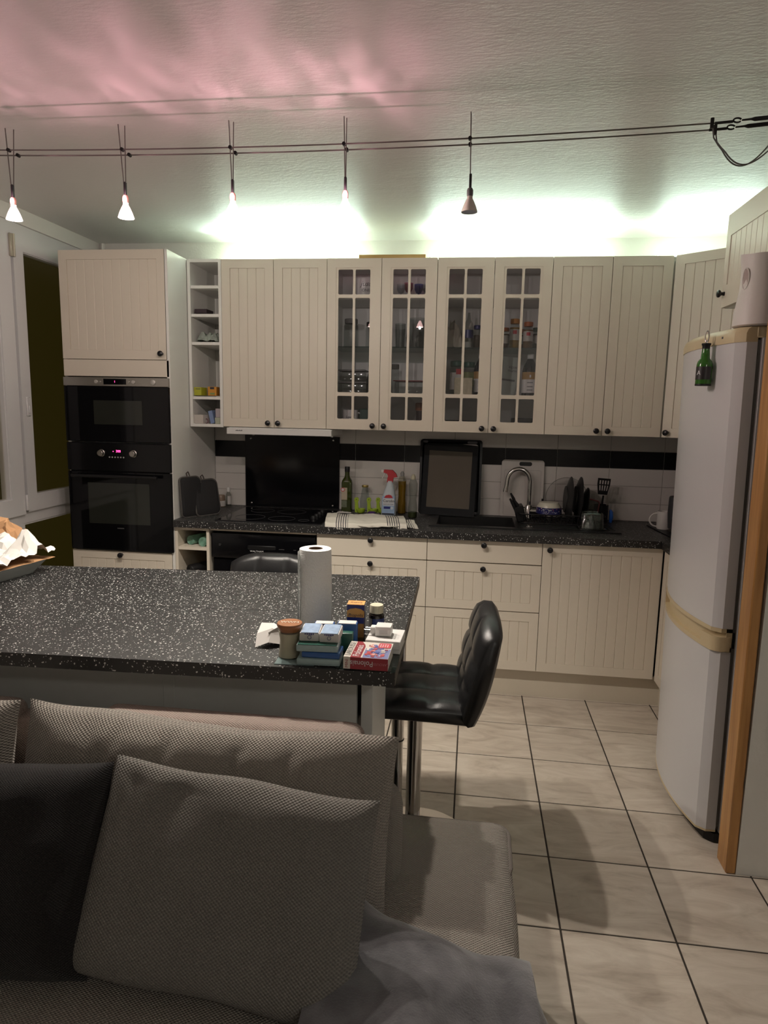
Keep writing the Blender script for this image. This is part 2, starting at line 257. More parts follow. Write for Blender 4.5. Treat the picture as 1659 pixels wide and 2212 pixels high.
# ------------------------------------------------------------------ mesh builders
class MB:
    def __init__(s): s.v = []; s.f = []; s.uvs = {}; s.smooth = None
    def add(s, vs, fs, M=None, uv=None):
        b = len(s.v)
        for p in vs:
            p = Vector(p); s.v.append(M @ p if M else p)
        for k, f in enumerate(fs):
            if uv: s.uvs[len(s.f)] = [uv[i] for i in f]
            s.f.append(tuple(b+i for i in f))
        return s
    def box(s, x0, x1, y0, y1, z0, z1, b=0.0, M=None, seg=1):
        if b <= 0:
            return s.add([(x0,y0,z0),(x1,y0,z0),(x1,y1,z0),(x0,y1,z0),(x0,y0,z1),(x1,y0,z1),(x1,y1,z1),(x0,y1,z1)],
                         [(0,3,2,1),(4,5,6,7),(0,1,5,4),(1,2,6,5),(2,3,7,6),(3,0,4,7)], M)
        bm = bmesh.new(); bmesh.ops.create_cube(bm, size=1)
        for v in bm.verts:
            v.co = Vector(((x0+x1)/2+v.co.x*(x1-x0), (y0+y1)/2+v.co.y*(y1-y0), (z0+z1)/2+v.co.z*(z1-z0)))
        bmesh.ops.bevel(bm, geom=bm.edges[:], offset=b, segments=seg, affect='EDGES', profile=0.5)
        bm.verts.index_update(); bm.faces.ensure_lookup_table()
        s.add([v.co.copy() for v in bm.verts], [tuple(v.index for v in f.verts) for f in bm.faces], M); bm.free(); return s
    def lathe(s, prof, n=24, M=None, cap=True, sx=1.0, sy=1.0):
        vs = []; fs = []
        for r, z in prof:
            for k in range(n):
                a = 2*PI*k/n; vs.append((r*math.cos(a)*sx, r*math.sin(a)*sy, z))
        for i in range(len(prof)-1):
            for k in range(n):
                k2 = (k+1) % n; fs.append((i*n+k, i*n+k2, (i+1)*n+k2, (i+1)*n+k))
        if cap:
            if prof[0][0] > 1e-5: fs.append(tuple(reversed(range(n))))
            if prof[-1][0] > 1e-5: fs.append(tuple((len(prof)-1)*n+k for k in range(n)))
        return s.add(vs, fs, M)
    def loft(s, rings, M=None, cap=True, closed=True):
        n = len(rings[0]); vs = [p for r in rings for p in r]; fs = []
        for i in range(len(rings)-1):
            for k in range(n if closed else n-1):
                k2 = (k+1) % n; fs.append((i*n+k, i*n+k2, (i+1)*n+k2, (i+1)*n+k))
        if cap: fs.append(tuple(reversed(range(n)))); fs.append(tuple((len(rings)-1)*n+k for k in range(n)))
        return s.add(vs, fs, M)
    def tube(s, pts, r, n=8, M=None, closed=False):
        pts = [Vector(p) for p in pts]; rings = []; m = len(pts)
        rad = r if isinstance(r, (list, tuple)) else [r]*m
        up = None
        for i, p in enumerate(pts):
            if closed: t = (pts[(i+1) % m]-pts[i-1])
            else: t = (pts[min(i+1, m-1)]-pts[max(i-1, 0)])
            t.normalize()
            if up is None:
                up = Vector((0, 0, 1)) if abs(t.z) < 0.9 else Vector((1, 0, 0))
            a = t.cross(up); a.normalize(); up = a.cross(t); up.normalize()
            rings.append([p+rad[i]*(math.cos(2*PI*k/n)*a+math.sin(2*PI*k/n)*up) for k in range(n)])
        if closed: rings.append(rings[0])
        return s.loft(rings, M, cap=not closed)
    def prism(s, poly, h0, h1, M=None):
        """polygon in xy (ccw) extruded along z"""
        n = len(poly)
        vs = [(x, y, h0) for x, y in poly]+[(x, y, h1) for x, y in poly]
        fs = [tuple(reversed(range(n))), tuple(range(n, 2*n))]+[(k, (k+1) % n, n+(k+1) % n, n+k) for k in range(n)]
        return s.add(vs, fs, M)
    def grid(s, fn, nu, nv, M=None, uvfn=None, wrap=False):
        vs = [fn(i/(nu-1), j/(nv-1)) for i in range(nu) for j in range(nv)]
        uv = [uvfn(i/(nu-1), j/(nv-1)) for i in range(nu) for j in range(nv)] if uvfn else None
        fs = [(i*nv+j, (i+1)*nv+j, (i+1)*nv+j+1, i*nv+j+1) for i in range(nu-1) for j in range(nv-1)]
        return s.add(vs, fs, M, uv)
    def cells(s, xs, zs, holes, y0, y1, M=None):
        """slab in the xz plane with rectangular holes; front at y0"""
        nx, nz = len(xs)-1, len(zs)-1
        solid = lambda i, j: 0 <= i < nx and 0 <= j < nz and (i, j) not in holes
        for i in range(nx):
            for j in range(nz):
                if not solid(i, j): continue
                a, b, c, d = xs[i], xs[i+1], zs[j], zs[j+1]
                s.add([(a,y0,c),(b,y0,c),(b,y0,d),(a,y0,d),(a,y1,c),(b,y1,c),(b,y1,d),(a,y1,d)], [(0,1,2,3),(7,6,5,4)], M)
                if not solid(i-1, j): s.add([(a,y0,c),(a,y0,d),(a,y1,d),(a,y1,c)], [(0,1,2,3)], M)
                if not solid(i+1, j): s.add([(b,y0,c),(b,y1,c),(b,y1,d),(b,y0,d)], [(0,1,2,3)], M)
                if not solid(i, j-1): s.add([(a,y0,c),(a,y1,c),(b,y1,c),(b,y0,c)], [(0,1,2,3)], M)
                if not solid(i, j+1): s.add([(a,y0,d),(b,y0,d),(b,y1,d),(a,y1,d)], [(0,1,2,3)], M)
        return s
    def mesh(s, name, mat, smooth=True, angle=40):
        me = bpy.data.meshes.new(name); me.from_pydata([tuple(v) for v in s.v], [], s.f)
        if s.uvs:
            ul = me.uv_layers.new(name='UVMap')
            for p in me.polygons:
                if p.index in s.uvs:
                    for li, c in zip(p.loop_indices, s.uvs[p.index]): ul.data[li].uv = c
        me.validate(); me.update()
        if smooth:
            me.polygons.foreach_set('use_smooth', [True]*len(me.polygons))
            me.set_sharp_from_angle(angle=math.radians(angle))
        if mat: me.materials.append(mat)
        return me
def link(name, data, parent=None, loc=(0,0,0), rot=(0,0,0)):
    o = bpy.data.objects.new(name, data); COL.objects.link(o); o.location = loc; o.rotation_euler = rot
    if parent: o.parent = parent
    return o
def part(name, mb, mat, parent, loc=(0,0,0), rot=(0,0,0), smooth=True, angle=40, label=None):
    o = link(name, mb.mesh(name, mat, smooth, angle), parent, loc, rot)
    if label: o['label'] = label
    return o
def tag(o, label, cat, group=None):
    o['label'] = label; o['category'] = cat
    if group: o['group'] = group
    return o
def thing(name, label, cat, loc=(0,0,0), rot=(0,0,0), group=None):
    return tag(link(name, None, None, loc, rot), label, cat, group)
def single(name, mb, mat, label, cat, loc=(0,0,0), rot=(0,0,0), group=None, smooth=True, angle=40):
    return tag(part(name, mb, mat, None, loc, rot, smooth, angle), label, cat, group)
def struct(name, mb, mat, parent=None, smooth=False, angle=40):
    o = part(name, mb, mat, parent, smooth=smooth, angle=angle)
    if not parent: o['kind'] = 'structure'
    return o
def copy_tree(o, parent=None):
    c = o.copy(); COL.objects.link(c); c.parent = parent
    for ch in list(o.children): copy_tree(ch, c)
    return c
def text(name, body, size, mat, parent, loc, rot, ext=0.0003, align='CENTER', shear=0.0, sx=1.0, space=1.0):
    cu = bpy.data.curves.new(name, 'FONT'); cu.body = body; cu.size = size; cu.extrude = ext; cu.align_x = align; cu.align_y = 'CENTER'
    cu.shear = shear; cu.space_character = space; cu.resolution_u = 3
    t = bpy.data.objects.new(name, cu)
    me = bpy.data.meshes.new_from_object(t); bpy.data.objects.remove(t); bpy.data.curves.remove(cu)
    me.name = name; me.materials.clear(); me.materials.append(mat)
    if sx != 1.0:
        for v in me.vertices: v.co.x *= sx
    return link(name, me, parent, loc, rot)
FRONT = (PI/2, 0, 0)      # text facing -Y
def rrect(w, h, r, n=5, cx=0, cy=0):
    pts = []
    for qx, qy, a0 in ((w/2-r, h/2-r, 0), (-w/2+r, h/2-r, PI/2), (-w/2+r, -h/2+r, PI), (w/2-r, -h/2+r, 1.5*PI)):
        for k in range(n+1):
            a = a0+PI/2*k/n; pts.append((cx+qx+r*math.cos(a), cy+qy+r*math.sin(a)))
    return pts
def T(x, y, z): return Matrix.Translation((x, y, z))
def RX(a): return Matrix.Rotation(a, 4, 'X')
def RY(a): return Matrix.Rotation(a, 4, 'Y')
def RZ(a): return Matrix.Rotation(a, 4, 'Z')
# ------------------------------------------------------------------ room shell
H = 2.51
floor = struct('floor', MB().box(-1.05, 4.4, -6.1, 0.1, -0.12, -0.002), M_GROUT)
TS = 0.3348
tile_me = MB().box(0, TS-0.006, 0, TS-0.006, -0.004, 0.0, 0.0012).mesh('floor_tile', M_TILE, smooth=False)
for i in range(-8, 8):
    for j in range(0, 16):
        x = 1.7415+TS*i; y = -0.5848-TS*j
        if x+TS > 4.4 or x < -1.0: continue
        if y < -4.8: continue
        if x > 2.36 and y > -1.84: pass
        link('tile', tile_me, floor, (x+0.003, y-TS+0.003+TS, 0))
floor_rest = struct('floor_margin', MB().box(-0.93, 4.3, -6.0, -4.80, -0.002, -0.0005), M_TILE, floor)
struct('ceiling', MB().box(-1.05, 4.4, -6.1, 0.1, H, H+0.1), M_CEIL)
wall_back = struct('wall_back', MB().box(-1.05, 3.15, 0.0, 0.1, 0, H), M_WALL)
struct('wall_right', MB().box(3.05, 3.15, -1.83, 0.0, 0, H), M_WALL)
struct('wall_partition', MB().box(2.362, 4.3, -1.918, -1.83, 0, H), M_WALL)
struct('wall_living_right', MB().box(4.3, 4.4, -6.0, -1.83, 0, H), M_WALL)
struct('wall_rear', MB().box(-1.05, 4.4, -6.1, -6.0, 0, H), M_WALL)
wl = MB().box(-1.03, -0.93, -6.0, 0.0, 2.432, H).box(-1.03, -0.93, -6.0, -1.62, 0, 2.432).box(-1.03, -0.93, -0.10, 0.0, 0, 2.432)
struct('wall_left', wl, M_WALL)
# pine post covering the end of the partition
single('wooden_post', MB().box(-0.0, 0.033, -0.042, 0.042, 0, 2.508, 0.004), M_PINE, 'varnished knotty pine post beside the fridge', 'post', (2.329, -1.876, 0), (0, math.radians(-0.55), 0))
# backsplash tiles
ZT = [0.900+0.1033*k for k in range(6)]
gr = part('grout_bed', MB().box(-0.2, 3.05, -0.006, 0.0, 0.90, 1.415), M_WGROUT, wall_back)
for k in range(-3, 8):
    x0 = 0.704+0.305*k; x1 = x0+0.305
    x0 = max(x0, -0.203); x1 = min(x1, 3.05)
    if x1-x0 < 0.02: continue
    for r in range(5):
        m = M_BTILE if r == 3 else M_WTILE
        part('tile', MB().box(x0+0.0012, x1-0.0012, -0.009, -0.003, ZT[r]+0.0012, ZT[r+1]-0.0012, 0.0008), m, wall_back, smooth=False)

# windows in the left wall (frames face +X)
MW = T(-0.93, 0, 0) @ RZ(PI/2)
def frame_ring(mb, a0, a1, z0, z1, b, bt, bb, y0, y1, M):
    return mb.cells([a0, a0+b, a1-b, a1], [z0, z0+bb, z1-bt, z1], {(1, 1)}, y0, y1, M)
fx = MB()
fx.cells([-1.62, -1.56, -0.93, -0.85, -0.14, -0.08], [0, 0.08, 0.885, 0.945, 2.375, 2.434], {(1, 1), (3, 1), (1, 3), (3, 3), (2, 3)}, 0.015, 0.085, MW)
trim = struct('trim_1', fx, M_PVC)
def casement(n, a0, a1, z0, z1, b, bt, bb):
    fr = MB(); frame_ring(fr, a0, a1, z0, z1, b, bt, bb, 0.0, 0.06, MW)
    frame_ring(fr, a0+b-0.016, a1-b+0.016, z0+bb-0.016, z1-bt+0.016, 0.02, 0.02, 0.02, 0.008, 0.05, MW)
    w = struct('window_%d' % n, fr, M_PVC)
    g = MB().cells([a0+b, a1-b], [z0+bb, z1-bt], set(), 0.030, 0.036, MW); part('pane', g, M_NIGHTPANE, w, smooth=False)
    return w
w1 = casement(1, -0.828, -0.130, 0.945, 2.372, 0.078, 0.075, 0.085)
w2 = casement(2, -1.60, -0.850, 0.935, 2.372, 0.10, 0.075, 0.09)
for n, (a0, a1) in enumerate(((-0.85, -0.14), (-1.56, -0.93))):
    fr = MB(); frame_ring(fr, a0, a1, 0.08, 0.887, 0.012 if n == 0 else 0.03, 0.012, 0.03, 0.02, 0.07, MW)
    w = struct('window_%d' % (3+n), fr, M_PVC)
    part('pane', MB().cells([a0+0.012, a1-0.012], [0.1, 0.877], set(), 0.04, 0.046, MW), M_NIGHTPANE, w, smooth=False)
hg = MB().box(-0.93, -0.915, -0.862, -0.832, 2.255, 2.365, 0.003).lathe([(0.007, 0), (0.007, 0.11)], 10, T(-0.914, -0.842, 2.255))
part('hinge', hg, pbr('ivory_metal', (0.45, 0.42, 0.33), 0.4, 0.3), w2)
hb = MB().box(-0.93, -0.918, -0.852, -0.832, 0.955, 1.04, 0.003); part('hinge', hb, M_PVC, w2)
part('latch_plate', MB().box(-0.93, -0.922, -0.800, -0.770, 1.455, 1.555, 0.003).box(-0.922, -0.916, -0.79, -0.78, 1.47, 1.51, 0.002), M_PVC, w1)
MB_pipe = MB().tube([(-0.905, -0.012, 2.39), (-0.905, -0.012, 2.508)], 0.012, 8)
single('corner_cable_stub', MB_pipe, M_WALL, 'short white pipe stub in the ceiling corner above the oven tower', 'pipe')

# ------------------------------------------------------------------ cabinet fronts
KNOB = MB().lathe([(0.0085, 0), (0.0065, 0.006), (0.0065, 0.012), (0.0135, 0.017), (0.0155, 0.021), (0.0145, 0.026), (0.009, 0.029), (0.0, 0.030)], 16, RX(PI/2)).mesh('knob', M_KNOB)
plank_cache = {}
def plank_mesh(w, h):
    k = (round(w, 4), round(h, 4))
    if k not in plank_cache:
        c = 0.0022; mb = MB()
        mb.add([(0,.006,0),(0,c,0),(c,0,0),(w-c,0,0),(w,c,0),(w,.006,0),(0,.006,h),(0,c,h),(c,0,h),(w-c,0,h),(w,c,h),(w,.006,h)],
               [(0,1,7,6),(1,2,8,7),(2,3,9,8),(3,4,10,9),(4,5,11,10),(5,0,6,11),(6,7,8,9,10,11),(5,4,3,2,1,0)])
        plank_cache[k] = mb.mesh('plank', M_CREAM, smooth=False)
    return plank_cache[k]
def panel_front(parent, name, x0, z0, w, h, knob=None, bx=0.05, bz=0.049, n=None, rot=0.0, y=0.0, plain=False):
    """cream front with a framed, vertically grooved panel; front face at local y"""
    g = 0.0015
    if plain:
        d = part(name, MB().box(g, w-g, 0, 0.018, g, h-g, 0.0015), M_CREAM, parent, (x0, y, z0), smooth=False)
    else:
        mb = MB().cells([g, bx, w-bx, w-g], [g, bz, h-bz, h-g], {(1, 1)}, 0, 0.018)
        mb.box(bx-0.002, w-bx+0.002, 0.0095, 0.0178, bz-0.002, h-bz+0.002)
        d = part(name, mb, M_CREAM, parent, (x0, y, z0), smooth=False)
        n = n or max(1, round((w-2*bx)/0.05)); pw = (w-2*bx)/n
        me = plank_mesh(pw-0.0004, h-2*bz-0.001)
        for k in range(n): link('plank', me, d, (bx+0.0002+k*pw, 0.0028, bz+0.0005))
    if knob: link('knob', KNOB, d, (knob[0], 0, knob[1]))
    return d
def glass_front(parent, x0, z0, w, h, knob):
    g = 0.0015; mb = MB()
    mb.cells([g, 0.05, w-0.05, w-g], [g, 0.049, h-0.049, h-g], {(1, 1)}, 0, 0.018)
    xs = [0.049, 0.0625, 0.1435, 0.1565, 0.2375, 0.251]; zs = [0.048, 0.060, 0.186, 0.206, 0.712, 0.730, 0.860, 0.872]
    holes = {(1, 1), (3, 1), (1, 3), (3, 3), (1, 5), (3, 5)}
    mb.cells(xs, zs, holes, 0.003, 0.016)
    # rounded corner fillets of the panes
    r = 0.006
    for i in (1, 3):
        for j in (1, 3, 5):
            for cx, sx in ((xs[i], 1), (xs[i+1], -1)):
                for cz, sz in ((zs[j], 1), (zs[j+1], -1)):
                    pts = [(cx, cz)]+[(cx+sx*(r-r*math.cos(a)), cz+sz*(r-r*math.sin(a))) for a in (PI/2, PI/4, 0)]
                    if sx*sz < 0: pts = pts[::-1]
                    mb.prism([(p[0], p[1]) for p in pts], -0.016, -0.003, RX(PI/2))
    d = part('door', mb, M_CREAM, parent, (x0, 0, z0), smooth=False)
    for i in (1, 3):
        for j in (1, 3, 5):
            part('pane', MB().box(xs[i]-0.004, xs[i+1]+0.004, 0.010, 0.013, zs[j]-0.004, zs[j+1]+0.004), M_CABGLASS, d, smooth=False)
    link('knob', KNOB, d, (knob[0], 0, knob[1]))
    return d
def hollow(w, d, h, t=0.016, y0=0.02, shelves=(), back=True):
    mb = MB().box(0, t, y0, d, 0, h).box(w-t, w, y0, d, 0, h).box(t, w-t, y0, d, 0, t).box(t, w-t, y0, d, h-t, h)
    if back: mb.box(t, w-t, d-0.01, d, t, h-t)
    return mb

ZB, WH = 1.412, 0.919
# plain wall cabinet over the hood, and the one left of the corner
def plain_wall(x, label):
    t = thing('wall_cabinet', label, 'cabinet', (x, -0.39, ZB), group='cream wall cabinets')
    part('body', MB().box(0.001, 0.599, 0.0185, 0.38, 0, WH-0.001), M_CARC, t, smooth=False)
    panel_front(t, 'door', 0, 0, 0.3, WH, (0.268, 0.026)); panel_front(t, 'door', 0.3, 0, 0.3, WH, (0.026, 0.026))
    return t
plain_wall(0.0, 'cream two-door wall cabinet above the white range hood')
plain_wall(1.8, 'cream two-door wall cabinet right of the glazed cabinets, above the dish rack')
for x, lb in ((0.6, 'glazed cream wall cabinet showing mugs and clear glassware'), (1.2, 'glazed cream wall cabinet showing spice jars and dark bottles')):
    t = thing('glazed_wall_cabinet', lb, 'cabinet', (x, -0.39, ZB), group='cream wall cabinets')
    part('body', hollow(0.598, 0.38, WH-0.001, shelves=()), M_CARC, t, smooth=False)
    for z in (0.188, 0.712): part('shelf', MB().box(0.017, 0.581, 0.05, 0.369, z, z+0.016), M_CARC, t, smooth=False)
    part('glass_shelf', MB().box(0.017, 0.581, 0.04, 0.369, 0.452, 0.459), M_SHELFGLASS, t, smooth=False)
    glass_front(t, 0, 0, 0.3, WH, (0.265, 0.024)); glass_front(t, 0.3, 0, 0.3, WH, (0.028, 0.024))
# open shelf unit
t = thing('open_shelf_unit', 'narrow white open shelf unit between oven tower and wall cabinets', 'shelf', (-0.2, -0.385, ZB-0.004))
part('body', hollow(0.198, 0.375, 0.925, 0.017, 0.0), M_CARC, t, smooth=False)
for z in (1.564, 1.868, 2.022, 2.176): part('shelf', MB().box(0.018, 0.180, 0.003, 0.364, z-ZB+0.004, z-ZB+0.020), M_CARC, t, smooth=False)
# diagonal corner cabinet
ang = -math.radians(41)
t = thing('corner_wall_cabinet', 'cream corner wall cabinet with angled door behind the fridge', 'cabinet', (2.402, -0.392, ZB), (0, 0, ang))
dw = 0.40
panel_front(t, 'door', 0.004, 0, dw, WH, (0.03, 0.026))
wp = [(2.403, -0.368), (2.416, -0.376), (2.716, -0.638), (3.04, -0.668), (3.04, -0.012), (2.403, -0.012)]
ca, sa = math.cos(-ang), math.sin(-ang)
part('body', MB().prism([((x-2.402)*ca-(y+0.392)*sa, (x-2.402)*sa+(y+0.392)*ca) for x, y in wp], 0, WH-0.001), M_CARC, t, smooth=False)
# cabinet above the fridge, on the right wall (front faces -X)
t = thing('fridge_top_cabinet', 'cream wall cabinet mounted high above the fridge', 'cabinet', (2.41, -1.10, 1.968), (0, 0, -PI/2))
part('body', MB().box(0.001, 0.60, 0.0185, 0.635, 0.0, 0.366), M_CARC, t, smooth=False)
panel_front(t, 'door', 0, 0, 0.60, 0.366, (0.03, 0.055), bx=0.045, bz=0.088)
# next cabinet on the right wall between corner and over-fridge unit
t = thing('side_wall_cabinet', 'cream wall cabinet on the right wall, mostly hidden behind the fridge', 'cabinet', (2.70, -0.675, ZB), (0, 0, -PI/2))
part('body', MB().box(0.001, 0.40, 0.0185, 0.345, 0, WH-0.001), M_CARC, t, smooth=False)
panel_front(t, 'door', 0, 0, 0.40, WH, (0.03, 0.026))

# oven tower
t = thing('oven_tower', 'tall cream oven housing next to the window', 'cabinet', (-0.825, -0.62, 0))
tb = MB().box(0.0, 0.018, 0.02, 0.61, 0.16, 2.334).box(0.602, 0.62, 0.0, 0.61, 0.0, 2.334).box(0.018, 0.602, 0.02, 0.61, 2.316, 2.334).box(0.018, 0.602, 0.05, 0.61, 1.68, 1.70).box(0.018, 0.602, 0.05, 0.61, 0.690, 0.708).box(0.018, 0.602, 0.60, 0.61, 0.16, 2.316).box(0.018, 0.602, 0.05, 0.61, 1.302, 1.316).box(0.0, 0.602, 0.06, 0.08, 0.0, 0.16)
part('body', tb, M_CARC, t, smooth=False)
panel_front(t, 'door', 0.004, 1.766, 0.602, 0.570, (0.572, 0.032), bx=0.047, bz=0.05, n=10)
panel_front(t, 'filler', 0.004, 1.674, 0.612, 0.092, plain=True)
panel_front(t, 'drawer', 0.004, 0.16, 0.602, 0.545, (0.298, 0.525), bx=0.05, bz=0.045)
# microwave
t = thing('microwave', 'built-in black microwave with steel control strip', 'microwave', (-0.82, -0.635, 1.318))
part('body', MB().box(0.012, 0.603, 0.016, 0.45, 0.004, 0.352), M_MATTEBLACK, t, smooth=False)
part('door', MB().box(0.004, 0.611, 0, 0.016, 0.004, 0.303, 0.002), M_BLACKGLASS, t, smooth=False)
part('window', MB().box(0.175, 0.455, -0.0008, 0.002, 0.098, 0.228), M_DARKWIN, t, smooth=False)
cp = part('control_strip', MB().box(0.004, 0.611, -0.002, 0.016, 0.305, 0.352, 0.0015), M_STEEL, t, smooth=False)
ds = part('display', MB().box(0.240, 0.370, -0.0032, 0, 0.314, 0.344), M_BLACKGLASS, cp, smooth=False)
M_LED = pbr('red_led', (0.1, 0.0, 0.02), 0.5, var=0, emit=(1.0, 0.05, 0.25), estr=3.0)
text('clock_digits', '1', 0.016, M_LED, cp, (0.305, -0.0036, 0.329), FRONT)
BTN = MB().lathe([(1, 0), (1, 0.004), (0.8, 0.006), (0, 0.006)], 16, RX(PI/2))
M_BTN = pbr('grey_button', (0.50, 0.48, 0.45), 0.35, 0.3)
for x, r in ((0.197, 0.010), (0.222, 0.004), (0.388, 0.004), (0.412, 0.010), (0.524, 0.014)):
    mb = MB().lathe([(r, 0), (r, 0.005), (r*0.8, 0.007), (0, 0.007)], 16, T(x, -0.002, 0.328) @ RX(PI/2)); part('button', mb, M_BTN, cp)
# oven
t = thing('oven', 'built-in black oven with two steel dials below the microwave', 'oven', (-0.82, -0.635, 0.708))
part('body', MB().box(0.012, 0.603, 0.02, 0.55, 0.002, 0.605), M_MATTEBLACK, t, smooth=False)
cp = part('control_panel', MB().box(0.004, 0.611, 0, 0.02, 0.452, 0.606, 0.002), M_BLACK, t, smooth=False)
for x in (0.210, 0.397):
    mb = MB().lathe([(0.020, 0), (0.020, 0.004), (0.017, 0.006), (0.0165, 0.020), (0.014, 0.0225), (0, 0.0225)], 24, T(x, 0, 0.551) @ RX(PI/2)); part('dial', mb, M_STEEL, cp)
text('clock_digits', '300', 0.019, M_LED, cp, (0.308, -0.0006, 0.562), FRONT)
part('status_dot', MB().box(0.276, 0.280, -0.0008, 0, 0.559, 0.563), M_LED, cp)
for k in range(6):
    part('button', MB().lathe([(0.0042, 0), (0.0042, 0.002), (0, 0.0025)], 10, T(0.256+k*0.0165, 0, 0.529) @ RX(PI/2)), M_BTN, cp)
od = part('door', MB().box(0.004, 0.611, 0, 0.02, 0.004, 0.447, 0.002), M_BLACKGLASS, t, smooth=False)
part('window', MB().box(0.120, 0.482, -0.0008, 0.002, 0.155, 0.385), M_DARKWIN, od, smooth=False)
hd = MB().tube([(0.045, -0.034, 0.425), (0.545, -0.034, 0.425)], 0.009, 10)
for x in (0.075, 0.515): hd.tube([(x, 0.0, 0.425), (x, -0.034, 0.425)], 0.007, 8)
part('handle', hd, M_MATTEBLACK, od)
part('maker_mark', MB().box(0.285, 0.325, -0.0006, 0.001, 0.128, 0.134), pbr('faint_grey_print', (0.05, 0.05, 0.05), 0.5, var=0), od, smooth=False)

# ------------------------------------------------------------------ base units
t = thing('open_base_shelf', 'narrow cream open base shelf beside the dishwasher', 'shelf', (-0.203, -0.62, 0.16))
part('body', hollow(0.198, 0.60, 0.700, 0.016, 0.0), M_CREAM, t, smooth=False)
for z in (0.16, 0.37, 0.572): part('shelf', MB().box(0.017, 0.181, 0.002, 0.588, z, z+0.016), M_CREAM, t, smooth=False)
# dishwasher
t = thing('dishwasher', 'black freestanding dishwasher under the hob', 'dishwasher', (0.004, -0.605, 0.0))
part('body', MB().box(0.0, 0.592, 0.03, 0.58, 0.04, 0.845), M_MATTEBLACK, t, smooth=False)
part('door', MB().box(0.004, 0.588, 0.004, 0.03, 0.10, 0.690, 0.004), M_BLACK, t, smooth=False)
cp = part('control_panel', MB().box(0.0, 0.592, -0.012, 0.03, 0.695, 0.836, 0.008, seg=2), M_BLACK, t)
part('handle_lip', MB().box(0.21, 0.37, -0.016, -0.010, 0.752, 0.775, 0.004), M_MATTEBLACK, cp)
text('maker_lettering', 'WALTHAM', 0.0135, M_INKWHITE, cp, (0.262, -0.0125, 0.741), FRONT, sx=1.15)
for x, z, w in ((0.045, 0.772, 0.014), (0.045, 0.765, 0.010), (0.388, 0.757, 0.03), (0.47, 0.757, 0.014), (0.52, 0.757, 0.02), (0.395, 0.718, 0.022)):
    part('print_mark', MB().box(x, x+w, -0.0125, -0.011, z, z+0.002), M_INKGREY, cp, smooth=False)
part('plinth', MB().box(0.0, 0.592, 0.06, 0.08, 0.0, 0.10), M_MATTEBLACK, t, smooth=False)
single('dishwasher_filler', MB().box(0.0, 0.60, 0.0, 0.10, 0.0, 0.013), M_CREAM, 'thin cream strip between the worktop and the dishwasher', 'filler', (0.0, -0.615, 0.8475), smooth=False)
# drawer units
for x, lb in ((0.603, 'cream three-drawer base unit beside the dishwasher'), (1.203, 'cream three-drawer base unit under the black sink')):
    t = thing('drawer_unit', lb, 'cabinet', (x, -0.62, 0.16), group='cream drawer units')
    part('body', MB().box(0.001, 0.598, 0.019, 0.60, 0, 0.699 if x < 1 else 0.53), M_CARC, t, smooth=False)
    panel_front(t, 'drawer', 0, 0, 0.6, 0.322, None); panel_front(t, 'drawer', 0, 0.324, 0.6, 0.254, (0.298, 0.226)); panel_front(t, 'drawer', 0, 0.580, 0.6, 0.120, (0.298, 0.097), plain=True)
t = thing('sink_base_unit', 'cream single-door base unit next to the fridge corner', 'cabinet', (1.803, -0.62, 0.16))
part('body', MB().box(0.001, 0.598, 0.019, 0.60, 0, 0.699), M_CARC, t, smooth=False)
panel_front(t, 'door', 0, 0, 0.6, 0.70, (0.036, 0.668))
t = thing('side_base_unit', 'cream base unit on the right wall beside the fridge', 'cabinet', (2.407, -0.63, 0.16), (0, 0, -PI/2))
part('body', MB().box(0.001, 0.50, 0.019, 0.63, 0, 0.699), M_CARC, t, smooth=False)
panel_front(t, 'door', 0.0, 0, 0.50, 0.70, (0.45, 0.668), bx=0.06)
pl = MB().box(0.60, 2.47, -0.575, -0.557, 0.0, 0.158).box(2.452, 2.47, -1.13, -0.557, 0.0, 0.158).box(-0.20, 0.0, -0.575, -0.557, 0, 0.158)
single('plinth_board', pl, pbr('cream_plinth', (0.60, 0.54, 0.44), 0.45), 'cream plinth board running under the base units', 'plinth', smooth=False)

# worktop with sink cut-out (slab in xz rotated flat)
WT0, WT1 = 0.862, 0.900
wt = MB()
xs = [-0.203, 1.235, 1.675, 2.385, 3.048]; ys = [-1.150, -0.645, -0.455, -0.115, -0.008]
def slab(mb, xs, ys, holes, z0, z1):
    # cells() works in xz with front -y: map (x, y, z) -> (x, z, -y) so that the front face looks up
    mb.cells(xs, ys, holes, -z1, -z0, Matrix(((1,0,0,0),(0,0,1,0),(0,-1,0,0),(0,0,0,1))))
slab(wt, xs, ys, {(0, 0), (1, 0), (2, 0), (1, 2)}, WT0, WT1)
single('kitchen_worktop', wt, M_WORK, 'black speckled kitchen worktop running along the back wall', 'worktop', smooth=False)

# hob, splash panel, hood
t = thing('ceramic_hob', 'black glass ceramic hob set in the worktop', 'hob', (0.026, -0.60, 0.9003))
part('glass_plate', MB().box(0, 0.594, 0, 0.51, 0, 0.005, 0.0015), M_BLACKGLASS, t, smooth=False)
part('front_trim', MB().box(-0.002, 0.596, -0.004, 0.0, 0, 0.006), M_MATTEBLACK, t, smooth=False)
M_RING = pbr('grey_hob_print', (0.045, 0.045, 0.048), 0.4, var=0)
for x, y, r in ((0.15, 0.14, 0.085), (0.15, 0.38, 0.07), (0.34, 0.13, 0.075), (0.33, 0.38, 0.085), (0.475, 0.10, 0.03)):
    part('cooking_zone', MB().tube([(x+r*math.cos(a), y+r*math.sin(a), 0.0052) for a in [2*PI*k/40 for k in range(40)]], 0.0009, 4, closed=True), M_RING, t)
for k in range(4):
    part('dial', MB().lathe([(0.017, 0), (0.017, 0.004), (0.013, 0.016), (0, 0.0165)], 18, T(0.515, 0.17+k*0.075, 0.005)), M_MATTEBLACK, t)
